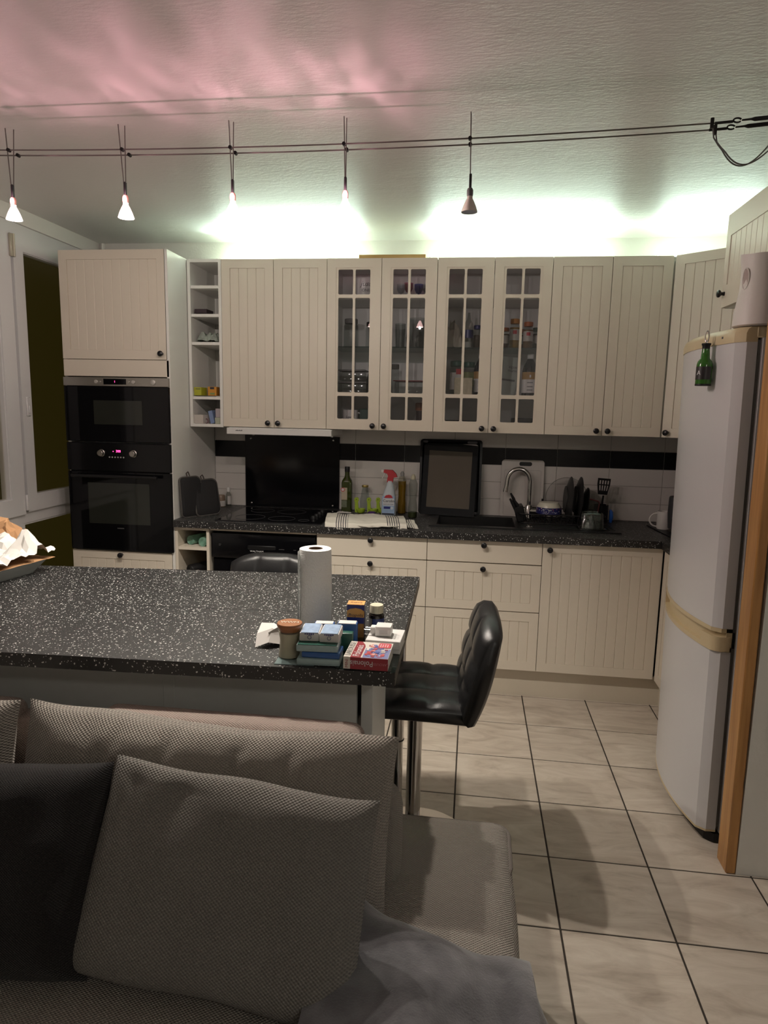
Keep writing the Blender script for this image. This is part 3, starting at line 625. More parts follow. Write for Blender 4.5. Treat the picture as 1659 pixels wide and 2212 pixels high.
t = thing('splash_panel', 'tall black splash panel behind the hob', 'panel', (0.0, -0.022, 0.9003))
part('panel', MB().box(0, 0.606, 0, 0.010, 0, 0.452, 0.001), pbr('black_splash_glass', (0.004, 0.004, 0.005), 0.12, var=0.3, vscale=5, spec=0.25), t, smooth=False)
for x in (0.04, 0.566):
    for z in (0.022, 0.43): part('fixing_cap', MB().lathe([(0.006, 0), (0.006, 0.004), (0.003, 0.006), (0, 0.006)], 12, T(x, 0, z) @ RX(PI/2)), M_CHROME, t)
t = thing('range_hood', 'slim white pull-out range hood under the wall cabinet', 'range hood', (0.025, -0.42, 1.372))
part('body', MB().box(0.01, 0.60, 0.03, 0.38, 0.0, 0.038), M_WHITE, t, smooth=False)
part('front_lip', MB().box(0.005, 0.612, 0, 0.03, 0.0, 0.036, 0.002), M_WHITE, t, smooth=False)
for k in range(6): part('print_mark', MB().box(0.058+k*0.0068, 0.063+k*0.0068, -0.0006, 0.001, 0.018, 0.0225+0.002*(k % 2)), M_INKGREY, t, smooth=False)
for x in (0.15, 0.607): part('screw_cap', MB().lathe([(0.007, 0), (0.007, 0.005), (0, 0.006)], 10, T(x, 0.04, -0.005)), M_WHITE, t)

# sink and tap
M_SINK = pbr('black_composite_sink', (0.010, 0.010, 0.010), 0.38, var=0.1, bump=0.1, bscale=600)
t = thing('kitchen_sink', 'black composite sink with drainer set in the worktop', 'sink', (1.20, -0.49, 0.9002))
rim = MB(); slab(rim, [0, 0.04, 0.47, 1.02], [0, 0.04, 0.37, 0.445], {(1, 1)}, 0.0, 0.008)
part('rim', rim, M_SINK, t, smooth=False)
bs = MB().box(0.036, 0.041, 0.036, 0.374, -0.18, 0.0).box(0.469, 0.474, 0.036, 0.374, -0.18, 0.0).box(0.041, 0.469, 0.036, 0.041, -0.18, 0.0).box(0.041, 0.469, 0.369, 0.374, -0.18, 0.0).box(0.041, 0.469, 0.041, 0.369, -0.18, -0.175)
part('basin', bs, M_SINK, t, smooth=False)
for k in range(8): part('drainer_rib', MB().box(0.50, 1.0, 0.06+k*0.042, 0.066+k*0.042, 0.008, 0.0105, 0.001), M_SINK, t, smooth=False)
part('overflow_plate', MB().lathe([(0.022, 0), (0.022, 0.002), (0.010, 0.004), (0.010, 0.009), (0, 0.009)], 20, T(0.545, 0.075, 0.0085)), M_CHROME, t)
t = thing('kitchen_tap', 'chrome swan-neck tap standing behind the sink', 'tap', (1.765, -0.09, 0.908))
part('base', MB().lathe([(0.024, 0), (0.024, 0.004), (0.021, 0.008), (0.021, 0.072), (0.017, 0.078), (0, 0.078)], 24), M_CHROME, t)
pth = [(0, 0, 0.07), (0, 0, 0.20)]+[(-0.066+0.066*math.cos(a), 0, 0.215+0.074*math.sin(a)) for a in [PI*k/14 for k in range(0, 14)]]+[(-0.134, -0.0, 0.190), (-0.138, 0, 0.168)]
part('spout', MB().tube(pth, 0.0125, 14), M_CHROME, t)
part('aerator', MB().tube([(-0.1375, 0, 0.172), (-0.1405, 0, 0.150)], 0.0145, 14), M_CHROME, t)
part('mixer_body', MB().tube([(0.0, -0.004, 0.042), (0.085, -0.012, 0.040)], 0.016, 14), M_CHROME, t)
part('lever', MB().tube([(0.075, -0.012, 0.05), (0.076, -0.012, 0.118)], 0.0055, 10), M_MATTEBLACK, t)
# ------------------------------------------------------------------ kitchen island
t = thing('kitchen_island', 'kitchen island with black speckled top and white panels behind the sofa', 'kitchen island', (0.4, -2.1, 0))
ox, oy = 0.4, -2.1
def islb(poly): return MB().prism([(x-ox, y-oy) for x, y in poly], 0.864, 0.900)
fb = islb([(-0.55, -2.656), (1.252, -2.574), (1.256, -2.570), (1.2465, -2.1125), (-0.55, -2.2415)])
part('worktop_board', fb, M_WORK, t, smooth=False)
bb = islb([(-0.55, -2.2400), (1.2465, -2.1110), (1.240, -1.622), (1.234, -1.616), (-0.55, -1.777)])
part('worktop_board', bb, M_WORK, t, smooth=False)
M_EDGE = pbr('brown_grey_edge_band', (0.10, 0.085, 0.07), 0.5)
part('edge_band', MB().prism([(1.2565-ox, -2.569-oy), (1.2405-ox, -1.622-oy), (1.2412-ox, -1.622-oy), (1.2573-ox, -2.569-oy)][::-1], 0.865, 0.8995), M_EDGE, t, smooth=False)
for a, b in ((-0.50, 0.585), (0.617, 1.137)): part('front_panel', MB().box(a-ox, b-ox, -2.418-oy, -2.40-oy, 0.04, 0.863), M_PANEL, t, smooth=False)
part('panel_batten', MB().box(0.585-ox, 0.617-ox, -2.421-oy, -2.40-oy, 0.04, 0.863, 0.001), M_PANEL, t, smooth=False)
part('end_panel', MB().box(1.150-ox, 1.182-ox, -2.42-oy, -2.14-oy, 0.0, 0.863, 0.001), M_PANEL, t, smooth=False)
part('inner_cabinet', MB().box(-0.50-ox, 1.12-ox, -2.398-oy, -2.06-oy, 0.04, 0.862), M_MATTEBLACK, t, smooth=False)
lg = part('leg', MB().lathe([(0.0225, 0.0), (0.0225, 0.27), (0.0245, 0.272), (0.0245, 0.863)], 24, T(1.178-ox, -1.69-oy, 0)), M_CHROME, t)
part('leg_collar', MB().lathe([(0.026, 0.268), (0.026, 0.273)], 24, T(1.178-ox, -1.69-oy, 0)), M_MATTEBLACK, lg)
part('leg', MB().lathe([(0.0225, 0.0), (0.0225, 0.27), (0.0245, 0.272), (0.0245, 0.863)], 24, T(-0.45-ox, -1.86-oy, 0)), M_CHROME, t)

# ------------------------------------------------------------------ bar stools (seat front towards local -x)
def sweep(profile_in, profile_out, half, ny, nrow, ncol, tuft, topdrop=0.0):
    """closed padded shell: inner and outer profile (x,z) lists of equal length, swept along y"""
    n = len(profile_in); rings = []
    for j in range(ny+1):
        y = -half+2*half*j/ny; q = abs(y)/half
        s = max(0.30, (1-q**12))**0.5
        fi = []; fo = []
        for k in range(n):
            (xi, zi), (xo, zo) = profile_in[k], profile_out[k]
            cx, cz = (xi+xo)/2, (zi+zo)/2
            u = k/(n-1)
            d = tuft*(abs(math.sin(PI*u*ncol))**0.45*abs(math.sin(PI*(j/ny)*nrow))**0.45)-tuft
            e = min(1.0, 12*min(u, 1-u)+0.5)
            drop = -topdrop*q**3*u**2
            dx, dz = xi-cx, zi-cz; L = math.hypot(dx, dz)
            fi.append((cx+dx*s*e*(1+d/L), y, cz+dz*s*e*(1+d/L)+drop)); fo.append((cx-(xi-cx)*s*e, y, cz-(zi-cz)*s*e+drop))
        rings.append(fi+fo[::-1])
    return MB().loft(rings)
def bezier(p, n):
    out = []
    for k in range(n+1):
        u = k/n; a = [Vector(q) for q in p]
        while len(a) > 1: a = [a[i].lerp(a[i+1], u) for i in range(len(a)-1)]
        out.append((a[0].x, a[0].y))
    return out
def make_stool(label, loc, rotz):
    t = thing('bar_stool', label, 'bar stool', loc, (0, 0, rotz), 'black bar stools at the island')
    si = [(-0.205+0.39*k/24, 0.610+0.012*math.sin(PI*k/24)) for k in range(25)]
    so = [(-0.200+0.39*k/24, 0.545-0.012*(k/24)**2) for k in range(25)]
    part('seat', sweep(si, so, 0.195, 36, 3, 3, 0.012), M_LEATHER, t, angle=80)
    bi = bezier([(0.135, 0.585), (0.150, 0.66), (0.160, 0.76), (0.205, 0.885)], 24)
    bo = bezier([(0.190, 0.530), (0.240, 0.62), (0.258, 0.74), (0.272, 0.880)], 24)
    part('backrest', sweep(bi, bo, 0.205, 36, 3, 3, 0.012, 0.05), M_LEATHER, t, angle=80)
    part('mount_plate', MB().lathe([(0.09, 0.525), (0.09, 0.545)], 20), M_MATTEBLACK, t)
    part('column', MB().lathe([(0.026, 0.02), (0.026, 0.53)], 28), M_CHROME, t)
    part('base', MB().lathe([(0.215, 0.0), (0.215, 0.006), (0.19, 0.012), (0.06, 0.022), (0.032, 0.045), (0.026, 0.055), (0, 0.055)], 48), M_CHROME, t)
    lv = MB().tube([(0.0, 0.03, 0.52), (0.0, 0.15, 0.515)], 0.005, 8); part('lift_lever', lv, M_CHROME, t)
    return t
make_stool('black tufted bar stool at the right end of the island', (1.262, -1.925, 0.0), 0.05)
make_stool('black tufted bar stool behind the island, only its back visible', (0.53, -1.36, -0.03), PI/2+0.05)

# ------------------------------------------------------------------ fridge (front faces -X)
t = thing('fridge_freezer', 'tall white fridge freezer with yellowed plastic trims', 'fridge', (2.293, -1.455, 0.0), (0, math.radians(-0.85), 0))
hw = 0.297
def bow(off=0.0, back=0.055, y0=-hw, y1=hw, n=26, rc=0.022):
    pts = []
    for k in range(n+1):
        y = y1+(y0-y1)*k/n
        x = -0.045*(1-(y/hw)**2)+off
        e = hw-abs(y)
        if e < rc: x += rc-math.sqrt(max(0, rc*rc-(rc-e)**2))
        pts.append((x, y))
    return [(back, y1)]+pts+[(back, y0)]
part('body', MB().box(0.068, 0.64, -hw, hw, 0.035, 1.80, 0.004), M_FRIDGE, t, smooth=False)
part('gasket', MB().box(0.053, 0.070, -hw+0.008, hw-0.008, 0.06, 1.78), M_GASKET, t, smooth=False)
ld = part('freezer_door', MB().prism(bow(), 0.052, 0.722), M_FRIDGE, t, angle=30)
ud = part('fridge_door', MB().prism(bow(), 0.806, 1.772), M_FRIDGE, t, angle=30)
part('bottom_trim', MB().prism(bow(-0.001), 0.044, 0.0515), M_YELLOWED, ld, angle=30)
part('handle_recess', MB().prism(bow(0.014), 0.722, 0.806), M_YELLOWED, ld, angle=30)
part('handle_lip', MB().prism(bow(-0.003), 0.792, 0.8055), M_YELLOWED, ud, angle=30)
part('handle_lip', MB().prism(bow(-0.003), 0.7225, 0.738), M_YELLOWED, ld, angle=30)
part('handle_end', MB().prism(bow(-0.004, 0.05, -hw-0.001, -hw+0.075, 14), 0.724, 0.776), M_YELLOWED, ld, angle=30)
part('handle_end', MB().prism(bow(-0.004, 0.05, hw-0.03, hw, 8), 0.724, 0.80), M_YELLOWED, ld, angle=30)
cap = MB(); rg = []
for z, o in ((1.772, -0.003), (1.800, -0.003), (1.813, 0.002), (1.820, 0.012)): rg.append([(x, y, z) for x, y in bow(o)])
cap.loft(rg); tc_ = part('top_trim', cap, M_YELLOWED, ud, angle=35)
part('maker_badge', MB().box(-0.0265, -0.02, -0.215, -0.195, 1.790, 1.797), M_INKGREY, ud, smooth=False)
part('hinge_cover', MB().box(0.050, 0.11, -hw-0.002, -hw+0.06, 1.785, 1.822, 0.004), M_YELLOWED, t)
part('hinge_pin', MB().lathe([(0.009, 0.735), (0.009, 0.79)], 10, T(0.060, -hw+0.012, 0)), M_MATTEBLACK, t)
part('base_grille', MB().prism(bow(0.03, 0.6), 0.004, 0.036), M_MATTEBLACK, t, angle=30)
# green bottle magnet with opener on the fridge door
t = thing('bottle_opener_magnet', 'small green bottle-shaped opener magnet hanging on the fridge door', 'magnet', (2.2065, -1.618, 1.636))
part('bottle', MB().lathe([(0.024, 0), (0.0255, 0.004), (0.0255, 0.070), (0.023, 0.082), (0.015, 0.092), (0.0125, 0.120), (0.012, 0.132), (0.0, 0.132)], 24), pbr('green_bottle_plastic', (0.03, 0.13, 0.015), 0.12, var=0.1), t)
part('base_ring', MB().lathe([(0.0245, -0.001), (0.026, 0.0), (0.026, 0.005), (0.0245, 0.006)], 24), M_MATTEBLACK, t)
part('label', MB().loft([[(0.0259*math.cos(a), 0.0259*math.sin(a), z) for a in [PI*0.78+PI*0.95*k/18 for k in range(19)]] for z in (0.020, 0.064)], cap=False, closed=False), pbr('black_label', (0.014, 0.010, 0.012), 0.4), t)
part('neck_label', MB().lathe([(0.0140, 0.100), (0.0130, 0.114)], 24, cap=False), pbr('black_label', (0, 0, 0)), t)
part('stopper', MB().lathe([(0.0125, 0.124), (0.0125, 0.134), (0.015, 0.138), (0.015, 0.143), (0.0, 0.144)], 20), M_MATTEBLACK, t)
op = MB().tube([(0.004*math.cos(a), -0.0065*math.cos(a)-0.001, 0.166+0.019*math.sin(a)) for a in [2*PI*k/20 for k in range(20)]], 0.0022, 6, closed=True).box(-0.0015, 0.0015, -0.006, 0.005, 0.143, 0.152)
part('opener', op, M_CHROME, t)
for z in (0.02, 0.062): part('magnet_pad', MB().lathe([(0.008, 0), (0.008, 0.010)], 12, T(0.019, 0.012, z) @ RY(PI/2)), M_MATTEBLACK, t)
text('label_lettering', 'A', 0.022, M_INKWHITE, t, (-0.0215, -0.0150, 0.042), (PI/2, 0, -0.96), 0.0002)
# pitcher on the fridge
t = thing('water_pitcher', 'white plastic pitcher standing on top of the fridge', 'pitcher', (2.337, -1.70, 1.8235))
pm = pbr('white_pitcher_plastic', (0.68, 0.63, 0.60), 0.5, var=0.02)
rg = []
for z, r, sp in ((0, 0.072, 0), (0.004, 0.078, 0), (0.05, 0.076, 0), (0.12, 0.066, 0.0), (0.18, 0.062, 0.004), (0.225, 0.064, 0.012)):
    ring = []
    for k in range(32):
        a = 2*PI*k/32; s = math.exp(-((a-PI)/0.35)**2)*sp
        ring.append(((r+s)*math.cos(a), (r+s)*math.sin(a), z+(0.004*math.exp(-((a-PI)/0.3)**2) if sp > 0.005 else 0)))
    rg.append(ring)
ins = [[(x*0.95, y*0.95, z-0.001) for x, y, z in rg[-1]]]+[[(x*0.94, y*0.94, z) for x, y, z in rg[-3]], [(x*0.9, y*0.9, 0.02) for x, y, z in rg[1]]]
part('body', MB().loft(rg+ins), pm, t, angle=50)
ov = [( -0.0655*math.cos(0.35+0.22*math.cos(a)*1.0), -0.0655*math.sin(0.35+0.22*math.cos(a)), 0.150+0.033*math.sin(a)) for a in [2*PI*k/24 for k in range(24)]]
part('grip_rim', MB().tube(ov, 0.0022, 6, closed=True), pm, t)
part('grip_shade', MB().add(ov, [tuple(range(24))]), pbr('pitcher_shadow_plastic', (0.40, 0.31, 0.29), 0.5), t, smooth=False)  # flat plate; shade inside the grip hole put into its colour

# ------------------------------------------------------------------ sofa
def softbox(x0, x1, y0, y1, z0, z1, r=0.04, n=24, puff=0.0, seed=0, nseg=None):
    """rounded upholstery block with metric UVs on every side"""
    mb = MB(); cx, cy, cz = (x0+x1)/2, (y0+y1)/2, (z0+z1)/2; hx, hy, hz = (x1-x0)/2, (y1-y0)/2, (z1-z0)/2
    def rnd(p):
        q = Vector((p[0]*hx, p[1]*hy, p[2]*hz))
        c = Vector((max(-hx+r, min(hx-r, q.x)), max(-hy+r, min(hy-r, q.y)), max(-hz+r, min(hz-r, q.z))))
        d = q-c
        if d.length > 1e-6: q = c+d.normalized()*r
        bu = puff*(1-p[0]**4)*(1-p[1]**4)
        nz = 0.004*noise.noise(Vector((q.x*7+seed, q.y*7, q.z*7)))
        return Vector((cx+q.x+nz, cy+q.y+nz, cz+q.z+(bu if p[2] > 0 else 0)))
    def lin(u):  # denser near the rounded edges
        return math.sin((u-0.5)*PI)*0.5+(u-0.5)*1.0
    for axis in range(3):
        for sgn in (-1, 1):
            def fn(u, v):
                a, b = lin(u), lin(v)
                if axis == 0: p = (sgn, a*sgn, b)
                elif axis == 1: p = (-a*sgn, sgn, b)
                else: p = (a*sgn, b, sgn)
                return rnd(p)
            def uf(u, v):
                a, b = lin(u), lin(v)
                return ((a*hy, b*hz), (a*hx, b*hz), (a*hx, b*hy))[axis]
            mb.grid(fn, n, n, None, uf)
    return mb
t = thing('sofa', 'beige-grey woven fabric sofa standing against the island', 'sofa', (0.5, -2.95, 0))
ox, oy = 0.5, -2.95
part('base', softbox(-0.75-ox, 1.545-ox, -3.55-oy, -2.47-oy, 0.05, 0.30, 0.03, 14), M_SOFA, t)
part('seat_cushion', softbox(0.42-ox, 1.562-ox, -3.60-oy, -2.425-oy, 0.27, 0.452, 0.045, 30, 0.006), M_SOFA, t)
part('seat_cushion', softbox(-0.75-ox, 0.415-ox, -3.60-oy, -2.425-oy, 0.27, 0.452, 0.045, 30, 0.006), M_SOFA, t)
pp = [(1.20, -2.430), (1.38, -2.430), (1.50, -2.430)]+[(1.514+0.043*math.sin(a), -2.473+0.043*math.cos(a)) for a in [PI/2*k/8 for k in range(9)]]+[(1.556, -2.60), (1.535, -2.68)]
part('piping', MB().tube([(x-ox, y-oy, 0.430) for x, y in pp], 0.0055, 8), M_PIPING, t)
part('back_rest', softbox(0.33-ox, 1.292-ox, -2.75-oy, -2.60-oy, 0.40, 0.665, 0.06, 20), M_SOFA, t)
part('back_rest', softbox(-0.70-ox, 0.32-ox, -2.75-oy, -2.60-oy, 0.40, 0.665, 0.06, 20), M_SOFA, t)
part('head_rest', softbox(0.54-ox, 1.195-ox, -2.715-oy, -2.61-oy, 0.50, 0.796, 0.035, 20, 0.0, 3), M_SOFAPINK, t)
part('head_rest', softbox(-0.45-ox, 0.325-ox, -2.715-oy, -2.61-oy, 0.50, 0.790, 0.035, 20, 0.0, 5), M_SOFAPINK, t)
part('rear_panel', softbox(-0.70-ox, 1.17-ox, -2.69-oy, -2.60-oy, 0.28, 0.755, 0.03, 14), M_SOFAPINK, t)
for x in (-0.65, 1.45):
    for y in (-3.45, -2.56): part('leg', MB().lathe([(0.02, 0), (0.025, 0.055)], 12, T(x-ox, y-oy, 0)), M_MATTEBLACK, t)

def cushion(w, h, th, seed, wr=0.006, pinch=0.06, n=44, sag=0.0, square=4.0, folds=()):
    """pillow in the local xz plane (x width, z height from 0), front towards -y"""
    mb = MB()
    def surf(sgn):
        def fn(u, v):
            a, b = 2*u-1, 2*v-1
            if sgn > 0: a = -a
            ex = 1-pinch*(1-b*b)*abs(a)**3*0.5; ez = 1-pinch*(1-a*a)*abs(b)**3
            x = a*w/2*ex; z = h/2+b*h/2*ez
            k = max(0, 1-abs(a)**square)**0.55*max(0, 1-abs(b)**square)**0.55
            y = sgn*th/2*k*(1-sag*b)
            q = Vector((x*3.5+seed, z*3.5, sgn*2.0))
            nn = noise.noise(q*1.3)*1.4+noise.noise(q*3.1)*0.6
            edge = min(1, 5*(1-max(abs(a), abs(b))))
            y += sgn*wr*nn*edge*2
            for fa, fb, fc, fd in folds:   # (x0, slope, width, depth) crease lines
                dd = (x-(fa+fb*(z-h)))/fc; y -= sgn*fd*math.exp(-dd*dd)*edge*max(0, (z/h))**2
            z += 0.012*noise.noise(Vector((x*5+seed*2, 0, 1.7)))*abs(b)**2
            return Vector((x, y, z))
        return fn
    for sgn in (-1, 1):
        mb.grid(surf(sgn), n, n, None, (lambda u, v: ((2*u-1)*w/2, (2*v-1)*h/2)))
    return mb
fl = [(-0.26, -0.35, 0.012, 0.014), (-0.05, 0.30, 0.010, 0.016), (0.10, 0.22, 0.010, 0.016), (0.22, 0.28, 0.012, 0.010), (-0.17, 0.3, 0.012, 0.010)]
def cush_seam(w, h): return [( -w/2+0.01, 0, h*0.97), (0, 0, h*0.985), (w/2-0.01, 0, h*0.97)]
c = single('back_cushion', cushion(0.86, 0.425, 0.17, 1.0, 0.006, 0.05, 60, 0.15, 5, fl), M_SOFA, 'large beige woven back cushion leaning behind the throw pillow', 'cushion', (0.850, -2.865, 0.430), (math.radians(-13), math.radians(1.5), 0), 'sofa back cushions', angle=80)
c = single('back_cushion', cushion(0.86, 0.425, 0.17, 9.0, 0.006, 0.05, 50, 0.15, 5, fl), M_SOFA, 'large beige woven back cushion cut off by the left edge, behind the dark pillow', 'cushion', (-0.03, -2.865, 0.430), (math.radians(-13), 0, math.radians(2)), 'sofa back cushions', angle=80)
c = single('throw_pillow', cushion(0.55, 0.385, 0.11, 4.2, 0.0035, 0.03, 60, 0.35, 8, [(-0.22, -0.25, 0.02, 0.008), (-0.10, 0.4, 0.03, 0.006)]), M_PILLOW, 'light beige-grey woven throw pillow in the middle of the sofa', 'pillow', (0.975, -3.095, 0.460), (math.radians(-27), math.radians(3.0), math.radians(-1.5)), 'throw pillows on the sofa', angle=80)
c = single('throw_pillow', cushion(0.55, 0.385, 0.13, 6.7, 0.008, 0.03, 50, 0.2, 7, ()), M_DARKWEAVE, 'dark charcoal throw pillow on the left of the sofa', 'pillow', (0.475, -3.12, 0.46), (math.radians(-27), math.radians(-2), math.radians(5)), 'throw pillows on the sofa', angle=80)
# fleece blanket
def blanket(off):
    def fn(u, v):
        x = 1.17+0.50*u
        yb = -2.815-0.10*u-0.05*u*u+0.015*math.sin(u*9)
        y = yb-0.72*v
        q = Vector((x*5, y*5, 0.3))
        z = 0.462+0.030*min(1, v*9)+0.022*noise.noise(q)+0.010*noise.noise(q*2.3)
        z += 0.045*math.exp(-((u-0.06)/0.10)**2)*math.exp(-((v-0.10)/0.25)**2)
        z += 0.050*min(1, v*6)*math.exp(-((u-0.35)/0.3)**2)
        z += 0.012*min(1, v*8)*math.sin(14*u+5*v+2*noise.noise(q*0.6))*math.exp(-((u-0.55)/0.3)**2)
        z += 0.020*min(1, v*5)*math.exp(-((u-0.72-0.25*v)/0.05)**2)
        xe = 1.560
        if x > xe:
            d = x-xe; fo = 0.014*math.sin(y*26)+0.010*math.sin(y*61)
            z -= 0.9*d+6*d*d; x = xe+0.42*d+fo*min(1, d/0.05)+0.012
        ed = 0.012*math.exp(-v*40)
        return Vector((x, y, z-ed*1.5+off))
    return fn
mb = MB().grid(blanket(0.0), 70, 70).grid(lambda u, v: blanket(-0.014)(1-u, v), 70, 70)
f0, f1 = blanket(0.0), blanket(-0.014)
mb.grid(lambda u, v: f0(u, 0).lerp(f1(u, 0), v)+Vector((0, 0.006*math.sin(PI*v), 0)), 70, 5)
mb.grid(lambda u, v: f0(1, u).lerp(f1(1, u), v)+Vector((0.006*math.sin(PI*v), 0, 0)), 70, 5)
single('fleece_blanket', mb, M_FLEECE, 'grey fleece blanket crumpled over the right end of the sofa', 'blanket', angle=80)

# ------------------------------------------------------------------ lighting: cable spots
CX = [-0.169, 0.237, 0.608, 0.981, 1.376]
def cz(x): return 2.357+0.020*((x-0.75)/0.85)**2*(0.55 if x < 0.75 else 0.55)
cab = [(x, cz(x)) for x in [-0.93+0.05*k for k in range(0, 61)] if x < 2.09]+[(2.09, cz(2.09))]
t = thing('cable_track', 'pair of thin metal lamp cables stretched under the ceiling', 'cable lighting', (0.6, -1.86, 2.36))
for dy in (-0.025, 0.025):
    part('cable', MB().tube([(x-0.6, dy, z-2.36) for x, z in cab], 0.0022, 6), M_CABLE, t)
    e = cz(2.09)
    tb = MB().tube([(2.09-0.6, dy, e-2.36), (2.14-0.6, dy, e-2.357)], 0.004, 8).tube([(2.152-0.6+0.011*math.cos(a), dy, e-2.354+0.006*math.sin(a)) for a in [PI*0.1+PI*1.7*k/14 for k in range(15)]], 0.0025, 6).tube([(2.165-0.6, dy, e-2.354), (2.19-0.6, dy, e-2.352), (2.20-0.6, dy, e-2.352), (2.29-0.6, dy, e-2.345), (2.318-0.6, dy, e-2.343)], [0.0025, 0.003, 0.006, 0.006, 0.003], 8)
    part('turnbuckle', tb, M_MATTEBLACK, t)
    part('clamp', MB().lathe([(0.0055, -0.014), (0.0055, 0.014)], 10, T(2.095-0.6+dy*0.5, dy, e-2.36)), M_MATTEBLACK, t)
    A = 0.105 if dy < 0 else 0.085
    part('feed_wire', MB().tube([(2.098-0.6+dy*0.5, dy, e-2.372)]+[(2.098-0.6+dy*0.5+0.015*min(1, k/3)+0.17*max(0, k-1)/19, dy+0.02*k/20, e-2.372-A*math.sin(PI*min(1.0, (k/20)**0.8*0.93))) for k in range(1, 21)], 0.0022, 6), pbr('grey_wire', (0.13, 0.13, 0.13), 0.5), t)
M_RFL_ON = pbr('lit_dichroic_reflector', (0.8, 0.5, 0.5), 0.2, var=0, emit=(1.0, 0.62, 0.56), estr=4.0)
M_LENS_ON = pbr('lit_halogen_lens', (0.9, 0.8, 0.7), 0.2, var=0, emit=(1.0, 0.84, 0.74), estr=14.0)
M_RFL_OFF = pbr('unlit_dichroic_reflector', (0.50, 0.45, 0.40), 0.2, 0.0)
M_LENS_OFF = pbr('unlit_halogen_lens', (0.38, 0.42, 0.52), 0.12, 0.0)
M_GLOWSOCKET = pbr('glow_pink_socket', (0.35, 0.16, 0.13), 0.5)  # pink bulb glow put into the socket colour of lit lamps
lean = [(0.02, 0.0), (0.025, 0.01), (0.01, 0.0), (0.002, 0.0), (0.0, 0.0)]
names = ['leftmost lit halogen spot hanging from the cable', 'second lit halogen spot from the left', 'third lit halogen spot from the left, above the paper towel', 'fourth lit halogen spot, left of the unlit one', 'unlit halogen spot, rightmost on the cable']
for i, x in enumerate(CX):
    zc = cz(x); on = i < 4
    bx, by, bz = x+0.006, -1.885, 2.190
    t = thing('spot_lamp', names[i], 'lamp', (x, -1.86, zc), group='halogen spots on the cable')
    for s in (-1, 1):
        top = Vector((-lean[i][0]*0.5, s*0.022, 2.440-zc+(0.012 if s > 0 else 0)))
        bot = Vector((bx-x, by+1.86+s*0.004, bz+0.035-zc))
        part('rod', MB().tube([top, bot], 0.0017, 6), M_CABLE, t)
        part('cable_clip', MB().lathe([(0.006, -0.006), (0.006, 0.006)], 8, T(0, s*0.024, 0) @ RX(PI/2)), M_MATTEBLACK, t)
    part('socket_clip', MB().box(bx-x-0.004, bx-x+0.004, by+1.86-0.006, by+1.86+0.006, bz-zc+0.02, bz-zc+0.070, 0.002), M_MATTEBLACK, t)
    part('socket', MB().lathe([(0.009, 0.004), (0.010, 0.010), (0.010, 0.022), (0.007, 0.028)], 14, T(bx-x, by+1.86, bz-zc)), M_GLOWSOCKET if on else M_INKGREY, t)
    part('reflector', MB().lathe([(0.0085, 0.006), (0.0085, -0.002), (0.013, -0.010), (0.0195, -0.024), (0.0245, -0.038), (0.0255, -0.041), (0.0255, -0.043)], 24, T(bx-x, by+1.86, bz-zc), cap=False), M_RFL_ON if on else M_RFL_OFF, t)
    part('lens', MB().lathe([(0.0, -0.0425), (0.012, -0.0425), (0.0245, -0.0415), (0.0245, -0.0405), (0.0, -0.0405)], 24, T(bx-x, by+1.86, bz-zc)), M_LENS_ON if on else M_LENS_OFF, t)
    if on:
        sl = bpy.data.lights.new('halogen_beam', 'SPOT'); sl.energy = SPOT_W*(0.28, 1.0, 1.1, 1.0)[i]; sl.color = SPOT_COL; sl.spot_size = math.radians(118); sl.spot_blend = 0.75; sl.shadow_soft_size = 0.018
        so_ = link('halogen_beam', sl, t, (bx-x, by+1.86, bz-zc-0.047), (math.radians((-4, 6, -3, 5)[i]), math.radians((3, -6, 2, 4)[i]), 0))
        gl = bpy.data.lights.new('halogen_glow', 'POINT'); gl.energy = GLOW_W*(0.8, 1, 1, 1.15)[i]; gl.color = GLOW_COL; gl.shadow_soft_size = 0.006
        link('halogen_glow', gl, t, (bx-x, by+1.86, bz-zc-0.050))
        pl = bpy.data.lights.new('dichroic_spill', 'POINT'); pl.energy = SPILL_W*(0.75, 0.9, 1.2, 1.5)[i]; pl.color = SPILL_COL; pl.shadow_soft_size = 0.008
        pl.use_nodes = True; N, L = pl.node_tree.nodes, pl.node_tree.links; em = N['Emission']
        tc = N.new('ShaderNodeTexCoord'); mp = N.new('ShaderNodeMapping'); mp.inputs['Location'].default_value = (i*3.7, i*1.3, 0); mp.inputs['Scale'].default_value = (2.2, 0.9, 0.6)
        L.new(tc.outputs['Normal'], mp.inputs['Vector'])
        nz = N.new('ShaderNodeTexNoise'); nz.inputs['Scale'].default_value = 1.6; nz.inputs['Detail'].default_value = 2; L.new(mp.outputs[0], nz.inputs['Vector'])
        rp = N.new('ShaderNodeMapRange'); rp.inputs['From Min'].default_value = 0.38; rp.inputs['From Max'].default_value = 0.68; rp.inputs['To Min'].default_value = 0.35; rp.inputs['To Max'].default_value = 1.7
        L.new(nz.outputs['Fac'], rp.inputs['Value']); L.new(rp.outputs[0], em.inputs['Strength'])
        link('dichroic_spill', pl, t, (bx-x, by+1.86-0.016, bz-zc+0.012))
